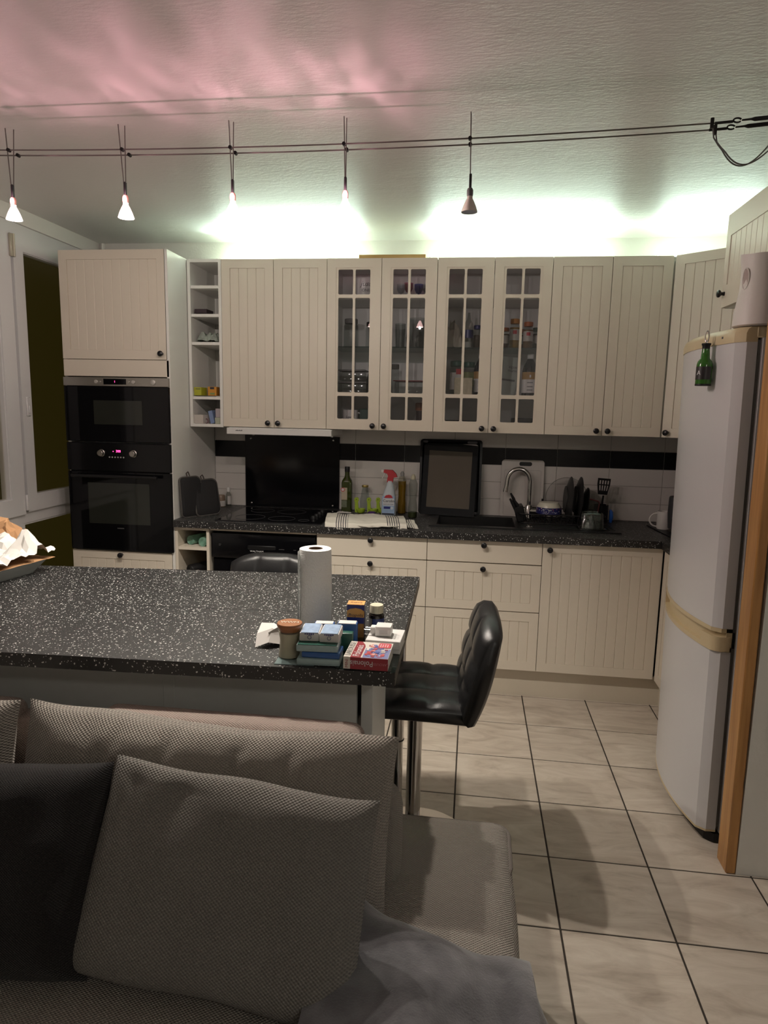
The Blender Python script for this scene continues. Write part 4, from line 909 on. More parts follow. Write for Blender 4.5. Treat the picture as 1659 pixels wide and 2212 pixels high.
# tubes on top of the wall cabinets
M_TUBE = pbr('lit_fluorescent_tube', (0.9, 0.9, 0.9), 0.4, var=0, emit=TUBE_COL, estr=TUBE_EMIT)
def tube_light(x0, x1, y0, y1, label):
    L_ = math.hypot(x1-x0, y1-y0); a = math.atan2(y1-y0, x1-x0)
    t = thing('tube_light', label, 'lamp', (x0, y0, 2.3335), (0, 0, a), 'tube lights on the cabinets')
    part('housing', MB().box(0, L_, 0.0, 0.045, 0, 0.022, 0.002), M_WHITE, t, smooth=False)
    for x in (0.006, L_-0.012): part('end_cap', MB().box(x, x+0.008, -0.004, 0.05, 0.020, 0.052, 0.002), M_WHITE, t, smooth=False)
    part('tube', MB().tube([(0.014, 0.022, 0.036), (L_-0.014, 0.022, 0.036)], 0.0075, 12), M_TUBE, t)
    al = bpy.data.lights.new('tube_throw', 'AREA'); al.shape = 'RECTANGLE'; al.size = L_-0.04; al.size_y = 0.02; al.energy = TUBE_AREA_W*L_; al.color = TUBE_AREA_COL; al.spread = math.radians(84)
    link('tube_throw', al, t, (L_/2, 0.010, 0.050), (-math.radians(180-48), 0, 0))
tube_light(-0.12, 0.75, -0.15, -0.15, 'glowing tube light on the wall cabinets nearest the oven tower')
tube_light(1.13, 2.15, -0.15, -0.15, 'glowing tube light on the wall cabinets above the sink')
tube_light(2.36, 2.84, -0.15, -0.36, 'glowing tube light on the corner cabinet near the fridge')
single('wooden_plank', MB().box(0, 0.36, 0, 0.10, 0, 0.018, 0.001), M_PLANK, 'light wooden plank lying on top of the glazed cabinets', 'plank', (0.772, -0.375, 2.3325), smooth=False)
if ROOM_W > 0:
    t = thing('ceiling_globe', 'opal ceiling globe lamp over the living area behind the camera', 'lamp', (2.9, -5.0, 2.51))
    part('rose', MB().lathe([(0.06, -0.02), (0.06, 0.0)], 20), M_WHITE, t)
    part('globe', MB().lathe([(0.05, -0.02), (0.11, -0.06), (0.13, -0.11), (0.10, -0.17), (0.0, -0.20)], 24), pbr('opal_globe', (0.8, 0.8, 0.8), 0.4, var=0, emit=ROOM_COL, estr=ROOM_W/ (PI*PI*0.10)), t)
# ------------------------------------------------------------------ small things
def col(name, c, rough=0.4, **k): return pbr(name, c, rough, var=k.pop('var', 0.03), **k)
def rbox(mb, w, d, h, r=0.004, M=None): return mb.box(-w/2, w/2, -d/2, d/2, 0, h, r, M)
ZW = 0.9004
# --- island: paper towel
t = thing('paper_towel_roll', 'upright white paper towel roll on the island', 'paper towel', (0.985, -2.262, ZW), (0, 0, 0.4))
rg = []
for z, k in ((0, 1.0), (0.004, 1.02), (0.12, 1.0), (0.226, 0.99), (0.232, 0.97)):
    rg.append([((0.0465*k+0.0012*math.sin(3*a+z*20))*math.cos(a), (0.0465*k+0.0012*math.sin(3*a+z*20))*math.sin(a), z) for a in [2*PI*q/40 for q in range(40)]])
rg += [[(r*math.cos(a), r*math.sin(a), z) for a in [2*PI*q/40 for q in range(40)]] for r, z in ((0.024, 0.233), (0.0205, 0.231), (0.0195, 0.05))]
part('roll', MB().loft(rg), M_TISSUE, t)
part('core', MB().lathe([(0.0198, 0.05), (0.0205, 0.2325), (0.0188, 0.2325), (0.0185, 0.05)], 28, cap=False), col('cardboard_core', (0.16, 0.10, 0.065), 0.9), t)
part('loose_sheet', MB().grid(lambda u, v: Vector(((0.0475+0.010*u)*math.cos(3.3+0.35*u-0.2), (0.0475+0.010*u)*math.sin(3.3+0.35*u-0.2), 0.004+0.222*v+0.003*math.sin(9*v))), 8, 12), M_TISSUE, t)
# --- crumpled napkin
def crumple(w, d, h, seed, n=16, M=None, rough=1.0):
    def fn(u, v):
        a, b = u-0.5, v-0.5
        q = Vector((a*5+seed, b*5, seed))
        z = h*(0.35+0.65*abs(noise.noise(q*1.2))*1.7)*max(0.05, 1-(2*max(abs(a), abs(b)))**6)+h*0.18*noise.noise(q*3.7)*rough
        return Vector((w*a*(1-0.15*abs(b))+0.08*w*noise.noise(q*2), d*b+0.08*d*noise.noise(q*2.2+Vector((3, 1, 0))), max(0.001, z)))
    return fn
nv = [(-0.045, -0.030, 0.002), (-0.010, -0.036, 0.016), (0.040, -0.026, 0.003), (-0.040, 0.0, 0.030), (0.0, -0.004, 0.044), (0.045, 0.004, 0.030), (-0.028, 0.030, 0.050), (0.006, 0.034, 0.046), (0.046, 0.030, 0.020), (-0.030, 0.036, 0.002), (0.010, 0.040, 0.002), (0.048, 0.034, 0.002)]
nf = [(0, 1, 4, 3), (1, 2, 5, 4), (3, 4, 7, 6), (4, 5, 8, 7), (6, 7, 10, 9), (7, 8, 11, 10)]
mb = MB().add(nv, nf).add([(-0.012, -0.018, 0.036), (0.030, 0.006, 0.052), (0.036, 0.012, 0.034), (-0.006, -0.008, 0.030)], [(0, 1, 2, 3)])
single('paper_napkin', mb, M_PAPER, 'crumpled white paper napkin beside the scented candle', 'napkin', (0.905, -2.43, ZW), (0, 0, 0.3), angle=20)
# --- candle
t = thing('scented_candle', 'cream candle in a waisted glass jar with wooden lid', 'candle', (0.977, -2.513, ZW), (0, 0, 0.1))
part('wax', MB().lathe([(0.027, 0.003), (0.0275, 0.006), (0.0245, 0.035), (0.0245, 0.050), (0.0275, 0.066), (0, 0.066)], 32), col('cream_wax', (0.50, 0.46, 0.36), 0.5), t)
part('jar', MB().lathe([(0.0285, 0), (0.0297, 0.003), (0.0297, 0.006), (0.0262, 0.035), (0.0262, 0.050), (0.0297, 0.074)], 32, cap=False), glass('candle_jar_glass', (0.90, 0.90, 0.86)), t)
ld = part('lid', MB().lathe([(0.026, 0.070), (0.028, 0.076), (0.0325, 0.084), (0.0325, 0.0885), (0.0315, 0.0905), (0, 0.0905)], 36), wood_mat('reddish_lid_wood', (0.24, 0.09, 0.035), (0.36, 0.15, 0.06), (6, 40, 6), 3.0, 0.35), t)
text('lid_lettering', 'WWM', 0.0165, col('cream_ink', (0.70, 0.66, 0.55), 0.5), ld, (0, 0.002, 0.0908), (0, 0, 0))
# --- leaflets lying on the island
single('leaflet', MB().box(-0.05, 0.05, -0.022, 0.022, 0, 0.0012), col('teal_leaflet', (0.17, 0.24, 0.24), 0.35, var=0.3, vscale=40), 'grey-green leaflet under the candle and tissue packs', 'leaflet', (1.002, -2.548, ZW), (0, 0, 0.045), smooth=False)
single('glass_board', MB().box(-0.075, 0.075, -0.12, 0.12, 0, 0.003, 0.001), glass('greenish_board_glass', (0.50, 0.58, 0.55), 0.05), 'flat greenish glass board under the dictionary', 'board', (1.183, -2.455, ZW), (0, 0, 0.0), smooth=False)
# --- tissue packs
M_TPG = col('teal_green_wrap', (0.025, 0.10, 0.075), 0.25, var=0.2, vscale=40)
M_TPL = col('pale_teal_wrap', (0.30, 0.40, 0.40), 0.3, var=0.15, vscale=60)
M_TPB = col('blue_wrap', (0.03, 0.10, 0.30), 0.3, var=0.15, vscale=30)
M_TPW = col('pale_blue_print_wrap', (0.34, 0.45, 0.62), 0.25, var=0.35, vscale=70)
M_TPE = col('white_tissue_edge', (0.60, 0.58, 0.56), 0.6, var=0.08, vscale=200)
def pack(label, loc, rz, w, d, h, mbody, mtop=None, tilt=0.0, mark=None):
    t = thing('tissue_pack', label, 'tissue pack', loc, (0, tilt, rz), 'tissue packs on the island')
    part('wrap', MB().box(-w/2, w/2, -d/2, d/2, 0, h, 0.003, seg=2), mbody, t)
    if mtop: part('printed_film', MB().box(-w/2+0.003, w/2-0.003, -d/2+0.001, d/2-0.001, h-0.001, h+0.0012, 0.0008), mtop, t)
    if mark:
        part('round_mark', MB().tube([(0.0045*math.cos(a), -d/2-0.0004, h*0.5+0.0045*math.sin(a)) for a in [2*PI*k/16 for k in range(16)]], 0.0006, 4, closed=True), M_INKBLUE, t)
        for q in range(5): part('print_mark', MB().box(-0.012+q*0.005, -0.009+q*0.005, -d/2-0.0005, -d/2+0.001, h-0.004-0.0006*q % 0.002, h-0.001), M_INKBLUE, t, smooth=False)
    return t
pack('flat pale teal tissue pack at the bottom of the stack', (1.062, -2.535, ZW+0.0014), 0.06, 0.108, 0.066, 0.017, M_TPL)
pack('blue tissue pack, second from the bottom of the stack', (1.068, -2.532, ZW+0.0189), 0.02, 0.096, 0.060, 0.015, M_TPB)
pack('green-edged tissue pack carrying the two white ones', (1.057, -2.527, ZW+0.0344), 0.07, 0.104, 0.070, 0.018, M_TPL, M_TPG)
pack('left of the two white and pale blue tissue packs on the stack', (1.032, -2.505, ZW+0.054), 0.10, 0.050, 0.075, 0.022, M_TPE, M_TPW, 0.0, True)
pack('right of the two white and pale blue tissue packs on the stack', (1.084, -2.506, ZW+0.054), 0.06, 0.050, 0.075, 0.023, M_TPE, M_TPW, 0.0, True)
pack('green tissue pack standing between the stack and the upright blue ones', (1.10, -2.445, ZW+0.001), 0.06, 0.060, 0.024, 0.050, M_TPG)
pack('upright blue tissue pack with white top behind the stack, left one', (1.043, -2.400, ZW), 0.08, 0.054, 0.026, 0.058, M_TPB, M_TPE)
pack('upright blue tissue pack with white top, next to the supplement box', (1.105, -2.392, ZW), 0.05, 0.054, 0.030, 0.060, M_TPB, M_TPE)
# --- dictionary
t = thing('pocket_dictionary', 'small red and white pocket dictionary on the island corner', 'book', (1.184, -2.519, ZW+0.0034))
w, d, h = 0.110, 0.112, 0.030
M_RED = col('book_red', (0.26, 0.018, 0.030), 0.35)
M_BCREAM = col('book_cream', (0.58, 0.54, 0.48), 0.45)
part('page_block', MB().box(-w/2+0.002, w/2-0.001, -d/2+0.002, d/2-0.001, 0.001, h-0.001), M_PAPER, t, smooth=False)
part('cover', MB().box(-w/2, w/2, -d/2, d/2, h-0.001, h).box(-w/2, w/2, -d/2, d/2, 0, 0.001), M_BCREAM, t, smooth=False)
part('spine', MB().box(-w/2, w/2, -d/2-0.001, -d/2+0.001, 0, h), M_RED, t, smooth=False)
part('spine_label', MB().box(-w/2, -w/2+0.017, -d/2-0.0013, -d/2, 0.0, h), M_BCREAM, t, smooth=False)
part('cover_band', MB().prism([(-w/2+0.017, -d/2), (-w/2+0.042, -d/2), (-w/2+0.043, 0.02), (-w/2+0.040, 0.035), (-w/2+0.030, d/2), (-w/2+0.017, d/2)], h, h+0.0003), M_RED, t, smooth=False)
text('cover_lettering', 'LAROUSSE', 0.0195, M_INKGREY, t, (-w/2+0.009, 0.002, h+0.0004), (0, 0, PI/2), 0.0001, sx=1.05)
text('cover_lettering', 'Polonais', 0.0245, M_INKWHITE, t, (-w/2+0.030, -0.010, h+0.0006), (0, 0, PI/2), 0.0001, sx=0.95)
text('spine_lettering', 'Polonais', 0.0190, M_INKWHITE, t, (-0.010, -d/2-0.0014, 0.016), (PI/2, PI, 0), 0.0001, sx=0.9)
text('spine_lettering', 'LAROUSSE', 0.0088, col('rose_ink', (0.42, 0.16, 0.17), 0.5), t, (0.036, -d/2-0.0014, 0.016), (PI/2, PI, 0), 0.0001)
text('spine_lettering', 'MINI', 0.0105, M_RED, t, (-w/2+0.0085, -d/2-0.0016, 0.014), (PI/2, -PI/2, 0), 0.0001)
cols = [(0.45, 0.06, 0.07), (0.06, 0.09, 0.30), (0.55, 0.50, 0.45), (0.60, 0.20, 0.16), (0.14, 0.16, 0.36), (0.62, 0.60, 0.58), (0.30, 0.05, 0.07)]
part('cover_picture', MB().box(-w/2+0.046, w/2-0.001, -d/2+0.002, d/2-0.045, h, h+0.0002), col('cover_blue_grey', (0.17, 0.19, 0.38), 0.4), t, smooth=False)
rr = random.Random(5)
for k in range(60):
    x = -w/2+0.048+rr.random()*0.048; y = -d/2+0.004+rr.random()*0.085; a = 0.004+rr.random()*0.008; b = 0.003+rr.random()*0.010
    m = col('cover_print_%d' % (k % 7), cols[k % 7], 0.4)
    part('cover_picture', MB().box(x, min(w/2-0.001, x+a), y, min(d/2-0.002, y+b), h, h+0.0003+0.00002*k), m, t, smooth=False)
part('cover_sticker', MB().prism(rrect(0.032, 0.034, 0.006, 3, w/2-0.019, d/2-0.022), h+0.0012, h+0.0014), col('cover_sticker_red', (0.55, 0.07, 0.09), 0.4), t, smooth=False)
for k in range(4): part('sticker_print', MB().box(w/2-0.030+k*0.006, w/2-0.0285+k*0.006, d/2-0.034, d/2-0.012-0.003*(k % 2), h+0.0014, h+0.0016), M_INKWHITE, t, smooth=False)
# --- white box and charger
t = thing('white_carton', 'flat white cardboard box behind the dictionary', 'box', (1.212, -2.408, ZW+0.0034), (0, 0, -0.03))
part('lid', MB().box(-0.046, 0.046, -0.05, 0.05, 0.012, 0.034, 0.001), M_WHITE, t, smooth=False)
part('tray', MB().box(-0.045, 0.045, -0.049, 0.049, 0.0, 0.012, 0.001), M_WHITE, t, smooth=False)
t = thing('usb_charger', 'white two-pin USB charger lying on the white box', 'charger', (1.207, -2.408, ZW+0.0376), (0, 0, -0.02))
part('body', MB().box(-0.021, 0.021, -0.020, 0.020, 0.001, 0.027, 0.0015), M_WHITE, t)
part('plug', MB().box(-0.036, -0.021, -0.013, 0.011, 0.004, 0.022, 0.002), M_WHITE, t)
for y in (-0.0095, 0.0075): part('pin', MB().tube([(-0.036, y, 0.013), (-0.052, y, 0.013)], 0.0020, 8), M_CHROME, t)
part('fine_print', MB().box(-0.010, 0.012, -0.0204, -0.019, 0.008, 0.018), col('pale_grey_print', (0.55, 0.54, 0.53), 0.5), t, smooth=False)
# --- supplement box and vitamin bottle
t = thing('supplement_box', 'orange and navy supplement box behind the tissue packs', 'box', (1.117, -2.325, ZW), (0, 0, 0.06))
M_ORG = col('ochre_print', (0.46, 0.24, 0.05), 0.4); M_NAVY = col('navy_print', (0.015, 0.02, 0.12), 0.35)
part('carton', MB().box(-0.024, 0.024, -0.020, 0.020, 0, 0.096, 0.0008), M_NAVY, t, smooth=False)
part('top_flap', MB().box(-0.0238, 0.0238, -0.0198, 0.0198, 0.0955, 0.0965), col('orange_print', (0.72, 0.36, 0.12), 0.4), t, smooth=False)
part('label_panel', MB().prism([(-0.024, 0.060), (0.024, 0.060), (0.024, 0.078), (0.015, 0.084), (0, 0.0865), (-0.015, 0.084), (-0.024, 0.078)], 0.0, 0.0206, RX(PI/2)), M_ORG, t, smooth=False)
part('label_panel', MB().box(-0.024, 0.024, -0.0206, 0, 0.0, 0.042), col('honey_print', (0.30, 0.15, 0.035), 0.4, var=0.5, vscale=120), t, smooth=False)
text('box_lettering', 'Propolis', 0.0125, M_INK, t, (0, -0.0208, 0.066), FRONT, 0.0001, shear=0.25)
text('box_lettering', 'Propolis', 0.0100, M_INK, t, (0, 0.0, 0.0967), (0, 0, 0), 0.0001, shear=0.25)
t = thing('vitamin_bottle', 'dark vitamin bottle with cream screw cap on the island', 'bottle', (1.169, -2.286, ZW))
part('body', MB().lathe([(0.021, 0), (0.0225, 0.003), (0.0225, 0.046), (0.0215, 0.054), (0.017, 0.058), (0.017, 0.066)], 30), col('brown_black_plastic', (0.010, 0.006, 0.004), 0.12), t)
part('cap', MB().lathe([(0.0195, 0.060), (0.0195, 0.080), (0.0185, 0.0825), (0, 0.0825)], 30), col('cream_cap', (0.60, 0.56, 0.42), 0.45), t)
def curved_label(r, z0, z1, a0, a1, n=14): return MB().loft([[(r*math.cos(a), r*math.sin(a), z) for a in [a0+(a1-a0)*k/n for k in range(n+1)]] for z in (z0, z1)], cap=False, closed=False)
part('label', curved_label(0.0228, 0.004, 0.046, -PI*0.62, -PI*0.05), col('blue_label', (0.05, 0.07, 0.22), 0.35, var=0.3, vscale=60), t)
part('label', curved_label(0.0229, 0.004, 0.046, -PI*0.86, -PI*0.64), col('grey_label', (0.30, 0.30, 0.28), 0.4), t)

# --- tray with crumpled paper on the left of the island
t = thing('serving_tray', 'grey-white oven dish holding crumpled wrapping paper', 'dish', (-0.350, -1.935, ZW), (0, 0, -0.18))
def frustum(w0, d0, w1, d1, z0, z1, th=0.006):
    r = lambda w, d, z: [(x, y, z) for x, y in rrect(w, d, 0.03, 4)]
    return MB().loft([r(w0, d0, z0), r(w1, d1, z1), r(w1-2*th, d1-2*th, z1), r(w0-2*th, d0-2*th, z0+th)])
part('dish', frustum(0.29, 0.24, 0.36, 0.31, 0.0, 0.050), col('grey_white_enamel', (0.38, 0.40, 0.38), 0.35), t)
part('paper_liner', MB().grid(lambda u, v: Vector((0.38*(u-0.5), 0.33*(v-0.5), 0.052+0.006*noise.noise(Vector((u*7, v*7, 4))))), 12, 12), M_KRAFT, t, angle=20)
def sheet(w, d, base, amp, peak, seed):
    def fn(u, v):
        a, b = u-0.5, v-0.5; q = Vector((a*4+seed, b*4, seed*0.7))
        z = base+amp*abs(noise.noise(q*1.5))*1.6+amp*0.5*noise.noise(q*3.3)
        for px, py, ph, pw in peak: z += ph*math.exp(-((a-px)**2+(b-py)**2)/pw**2)
        return Vector((w*a+0.02*noise.noise(q*2.1), d*b+0.02*noise.noise(q*2.4+Vector((5, 2, 1))), max(0.003, z)))
    return fn
single('white_wrapping_paper', MB().grid(sheet(0.365, 0.32, 0.012, 0.026, [(0.34, 0.22, 0.085, 0.11), (0.02, 0.30, 0.050, 0.16), (0.15, -0.2, 0.020, 0.15)], 11.3), 22, 22), M_PAPER, 'crumpled white wrapping paper in the oven dish', 'paper', (-0.338, -1.925, ZW+0.062), (0, 0, -0.15), angle=12)
single('brown_paper_bag', MB().grid(sheet(0.17, 0.13, 0.0, 0.045, [(0.05, 0.0, 0.085, 0.30)], 21.7), 13, 13), M_KRAFT, 'crumpled brown paper bag behind the white paper', 'paper bag', (-0.395, -1.745, ZW+0.080), (0.1, 0, 0.3), angle=12)

# ------------------------------------------------------------------ on the worktop
def pot_holder(label, loc, rot, w, h):
    t = thing('pot_holder', label, 'pot holder', loc, rot, 'black pot holders')
    bend = lambda x, z: Vector((x*(1-0.10*math.sin(z/h*PI)), -0.02*math.sin(z/h*PI*0.9), z))
    out = rrect(w, h, 0.03, 5, 0, h/2)
    mb = MB().loft([[bend(x*s+0, h/2+(z-h/2)*s)+Vector((0, y, 0)) for x, z in out] for s, y in ((0.97, 0.0), (1.0, -0.006), (0.97, -0.013), (0.8, -0.016))])
    part('pad', mb, col('black_quilted_fabric', (0.010, 0.009, 0.010), 0.8), t)
    part('binding', MB().tube([bend(x, z)+Vector((0, -0.007, 0)) for x, z in out], 0.0058, 6, closed=True), col('grey_binding', (0.075, 0.068, 0.062), 0.8), t)
    part('hanging_loop', MB().tube([bend(0.0, h)+Vector((-0.008, -0.006, 0)), Vector((-0.009, -0.006, h+0.022)), Vector((0.004, -0.006, h+0.030)), Vector((0.008, -0.006, h+0.02)), bend(0.0, h)+Vector((0.008, -0.006, 0))], 0.004, 6), col('brown_loop', (0.06, 0.045, 0.04), 0.8), t)
    return t
pot_holder('black pot holder with grey binding leaning on the oven tower, behind the other', (-0.158, -0.500, ZW), (math.radians(-7), math.radians(0), math.radians(62)), 0.15, 0.225)
pot_holder('black pot holder with grey binding and loop, in front of the other', (-0.088, -0.425, ZW), (math.radians(-14), math.radians(-2), math.radians(52)), 0.16, 0.205)
single('matchbox', MB().box(-0.025, 0.025, -0.018, 0.018, 0, 0.034, 0.0008), col('brown_matchbox', (0.16, 0.105, 0.06), 0.7, var=0.3), 'small brown matchbox beside the pot holders', 'matchbox', (-0.145, -0.19, ZW), (0, 0, 0.25), smooth=False)
t = thing('spice_tub', 'small tub with white label in the corner behind the matchbox', 'tub', (-0.140, -0.085, ZW))
part('tub', MB().lathe([(0.026, 0), (0.027, 0.003), (0.027, 0.040), (0.027, 0.066), (0.022, 0.074)], 20), col('amber_tub', (0.24, 0.17, 0.12), 0.3), t)
part('label', MB().lathe([(0.0275, 0.004), (0.0275, 0.038)], 20, cap=False), M_PAPER, t)
t = thing('gel_bottle', 'small clear bottle with white cap beside the splash panel', 'bottle', (-0.090, -0.085, ZW))
part('bottle', MB().lathe([(0.017, 0), (0.018, 0.002), (0.018, 0.075), (0.010, 0.092), (0.010, 0.098)], 18), M_CLEARPL, t)
part('cap', MB().lathe([(0.012, 0.096), (0.012, 0.122), (0.011, 0.124), (0, 0.124)], 16), M_WHITE, t)
part('label', curved_label(0.0184, 0.018, 0.070, -PI*0.5, -PI*0.1), col('pale_label', (0.5, 0.47, 0.46), 0.5), t)
# olive oil
t = thing('olive_oil_bottle', 'square green olive oil bottle with cream label', 'bottle', (0.668, -0.085, ZW+0.001), (0, 0, 0.05))
rg = [[(x, y, z) for x, y in rrect(w, w, r, 4)] for w, r, z in ((0.060, 0.008, 0), (0.064, 0.010, 0.003), (0.064, 0.010, 0.178), (0.058, 0.020, 0.193), (0.034, 0.0165, 0.212), (0.029, 0.0144, 0.225), (0.028, 0.0139, 0.262))]
part('bottle', MB().loft(rg), col('dark_green_oil_glass', (0.030, 0.042, 0.006), 0.08), t)
part('cap', MB().lathe([(0.0155, 0.245), (0.0155, 0.274), (0.0145, 0.276), (0, 0.276)], 18), M_MATTEBLACK, t)
lb = part('label', MB().box(-0.030, 0.005, -0.0327, -0.030, 0.075, 0.150, 0.0005), col('cream_label', (0.42, 0.36, 0.27), 0.6, var=0.12, vscale=90), t, smooth=False)
part('seal', MB().lathe([(0.0125, 0), (0.0125, 0.0006)], 20, T(-0.022, -0.0327, 0.138) @ RX(PI/2)), M_INKRED, lb)
part('seal_bird', MB().lathe([(0.0085, 0), (0.0085, 0.0008)], 20, T(-0.022, -0.0329, 0.138) @ RX(PI/2)), M_INKWHITE, lb)
part('olive_print', MB().box(-0.030, 0.004, -0.0326, -0.030, 0.030, 0.072, 0.0005), col('olive_branch_print', (0.11, 0.13, 0.085), 0.6, var=0.6, vscale=140), t, smooth=False)
single('paper_scrap', MB().grid(crumple(0.10, 0.05, 0.006, 2.0), 8, 8), M_PAPER, 'scrap of white paper under the olive oil bottle', 'paper', (0.655, -0.135, ZW), angle=20)
# glass bottle with gold lid
t = thing('juice_bottle', 'empty clear glass bottle with gold lid', 'bottle', (0.776, -0.060, ZW))
part('bottle', MB().lathe([(0.030, 0), (0.032, 0.004), (0.032, 0.078), (0.027, 0.092), (0.022, 0.125), (0.018, 0.145), (0.018, 0.156)], 24), M_CLEAR, t)
part('lid', MB().lathe([(0.0195, 0.152), (0.0205, 0.155), (0.0205, 0.162), (0.019, 0.165), (0, 0.165)], 24), col('gold_lid', (0.40, 0.31, 0.10), 0.3, metal=0.7), t)
# green egg poachers
M_LIME = col('lime_silicone', (0.30, 0.42, 0.03), 0.4)
def poacher(label, x, y, rz):
    t = thing('egg_poacher', label, 'egg poacher', (x, y, ZW), (0, 0, rz), 'lime egg poachers')
    part('cup', MB().lathe([(0.008, 0), (0.018, 0.004), (0.026, 0.016), (0.028, 0.030), (0.026, 0.031), (0.022, 0.016), (0.0, 0.008)], 22, T(0.012, 0, 0)), M_LIME, t)
    hb = [(-0.014, 0.008), (0.012, 0.004), (0.006, 0.045), (0.003, 0.070), (0.008, 0.080), (0.006, 0.094), (-0.004, 0.100), (-0.016, 0.095), (-0.020, 0.080), (-0.015, 0.070)]
    part('handle', MB().prism(hb, -0.005, 0.005, T(-0.008, 0, 0) @ RX(PI/2)), M_LIME, t)
    part('hole_plug', MB().lathe([(0.0035, -0.0055), (0.0035, 0.0055)], 10, T(-0.0145, 0, 0.086) @ RX(PI/2)), col('hole_shadow', (0.10, 0.14, 0.01), 0.6), t)  # solid plug in darker lime, shade of the hole painted in
poacher('lime green egg poacher nearest the olive oil bottle', 0.752, -0.145, 0.0); poacher('middle lime green egg poacher, behind the purple one', 0.826, -0.135, 0.0); poacher('lime green egg poacher half hidden by the spray bottle', 0.880, -0.120, 0.0)
single('purple_cup', MB().lathe([(0.014, 0), (0.022, 0.006), (0.024, 0.018), (0.018, 0.022), (0, 0.022)], 20), col('purple_silicone', (0.065, 0.025, 0.13), 0.4), 'small purple silicone cup among the lime egg poachers', 'cup', (0.838, -0.185, ZW))
# spray bottle
t = thing('spray_bottle', 'white limescale spray bottle with red trigger head', 'spray bottle', (0.937, -0.165, ZW), (0, 0, 0.0))
def oval(w, d, z, sk=0.0): return [(w/2*math.cos(a)+sk, d/2*math.sin(a), z) for a in [2*PI*k/28 for k in range(28)]]
part('bottle', MB().loft([oval(0.084, 0.05, 0), oval(0.090, 0.056, 0.004), oval(0.092, 0.056, 0.05), oval(0.084, 0.052, 0.105), oval(0.062, 0.044, 0.150, 0.003), oval(0.040, 0.036, 0.188, 0.006), oval(0.036, 0.034, 0.208, 0.006)]), col('pale_blue_white_plastic', (0.52, 0.58, 0.62), 0.35), t, angle=60)
hd = part('trigger_head', MB().prism([(-0.012, 0.200), (0.022, 0.200), (0.026, 0.228), (0.048, 0.232), (0.042, 0.250), (0.020, 0.272), (-0.030, 0.274), (-0.034, 0.258), (-0.012, 0.250), (-0.006, 0.236), (-0.010, 0.225)], -0.013, 0.013, RX(PI/2)), M_INKRED, t)
part('nozzle', MB().box(-0.048, -0.032, -0.009, 0.009, 0.256, 0.274, 0.002), M_WHITE, hd)
part('trigger', MB().tube([(-0.024, 0, 0.256), (-0.032, 0, 0.238), (-0.044, 0, 0.218)], [0.005, 0.004, 0.002], 8), M_WHITE, hd)
def oprint(name, x0, x1, z0, z1, m, par, push=0.0):
    y = -0.0285-push
    return part(name, MB().box(x0, x1, y, y+0.004, z0, z1, 0.0004), m, par, smooth=False)
lb = oprint('label', -0.036, 0.038, 0.006, 0.118, col('sky_blue_print', (0.30, 0.42, 0.60), 0.4, var=0.25, vscale=25), t)
oprint('label_field', -0.032, 0.036, 0.062, 0.105, col('label_white', (0.58, 0.60, 0.62), 0.4), lb, 0.0004)
part('label_crest', MB().prism([(-0.026, 0.108), (0.028, 0.108), (0.018, 0.124), (0.004, 0.128), (-0.014, 0.124)], 0.0287, 0.0292, RX(PI/2)), M_INKRED, lb, smooth=False)
text('label_lettering', 'Carolin', 0.0230, M_INK, lb, (0.003, -0.0297, 0.090), FRONT, 0.0002)
text('label_lettering', 'ANTI-CALCAIRE', 0.0085, M_INKBLUE, lb, (0.002, -0.0297, 0.070), FRONT, 0.0002)
oprint('label_ribbon', -0.026, 0.014, 0.043, 0.056, M_INKBLUE, lb, 0.0006); part('label_drop', MB().lathe([(0.009, 0), (0.009, 0.0006)], 18, T(0.022, -0.0288, 0.048) @ RX(PI/2)), col('pale_drop', (0.55, 0.62, 0.68), 0.4), lb)
oprint('label_foot', -0.036, 0.036, 0.007, 0.016, M_INK, lb, 0.0005)
# detergent bottles
def waisted(rs): return MB().lathe(rs, 22)
t = thing('dish_soap_bottle', 'bottle of yellow dish soap behind the spray bottle', 'bottle', (1.005, -0.070, ZW))
part('bottle', waisted([(0.024, 0), (0.027, 0.004), (0.027, 0.06), (0.023, 0.11), (0.026, 0.17), (0.026, 0.205), (0.018, 0.225), (0.010, 0.230)]), glass('soap_bottle_plastic', (0.85, 0.85, 0.8), 0.05), t)
part('soap', waisted([(0.023, 0.002), (0.0255, 0.006), (0.0255, 0.06), (0.0215, 0.11), (0.0245, 0.17), (0.0245, 0.198), (0, 0.199)]), col('amber_soap', (0.26, 0.15, 0.012), 0.1), t)
part('cap', waisted([(0.012, 0.228), (0.013, 0.245), (0.010, 0.250), (0.006, 0.258), (0, 0.259)]), col('grey_cap', (0.28, 0.28, 0.27), 0.4), t)
t = thing('clear_soap_bottle', 'almost empty clear soap bottle left of the baking tray', 'bottle', (1.085, -0.215, ZW))
part('bottle', waisted([(0.024, 0), (0.027, 0.004), (0.0265, 0.06), (0.021, 0.11), (0.026, 0.165), (0.026, 0.200), (0.018, 0.222), (0.011, 0.228)]), M_CLEARPL, t)
part('soap', waisted([(0.023, 0.002), (0.0255, 0.006), (0.0255, 0.035), (0, 0.035)]), col('dark_green_soap', (0.05, 0.06, 0.02), 0.2), t)
part('cap', waisted([(0.013, 0.226), (0.014, 0.242), (0.010, 0.248), (0.006, 0.256), (0, 0.257)]), col('pale_yellow_cap', (0.45, 0.42, 0.30), 0.4), t)
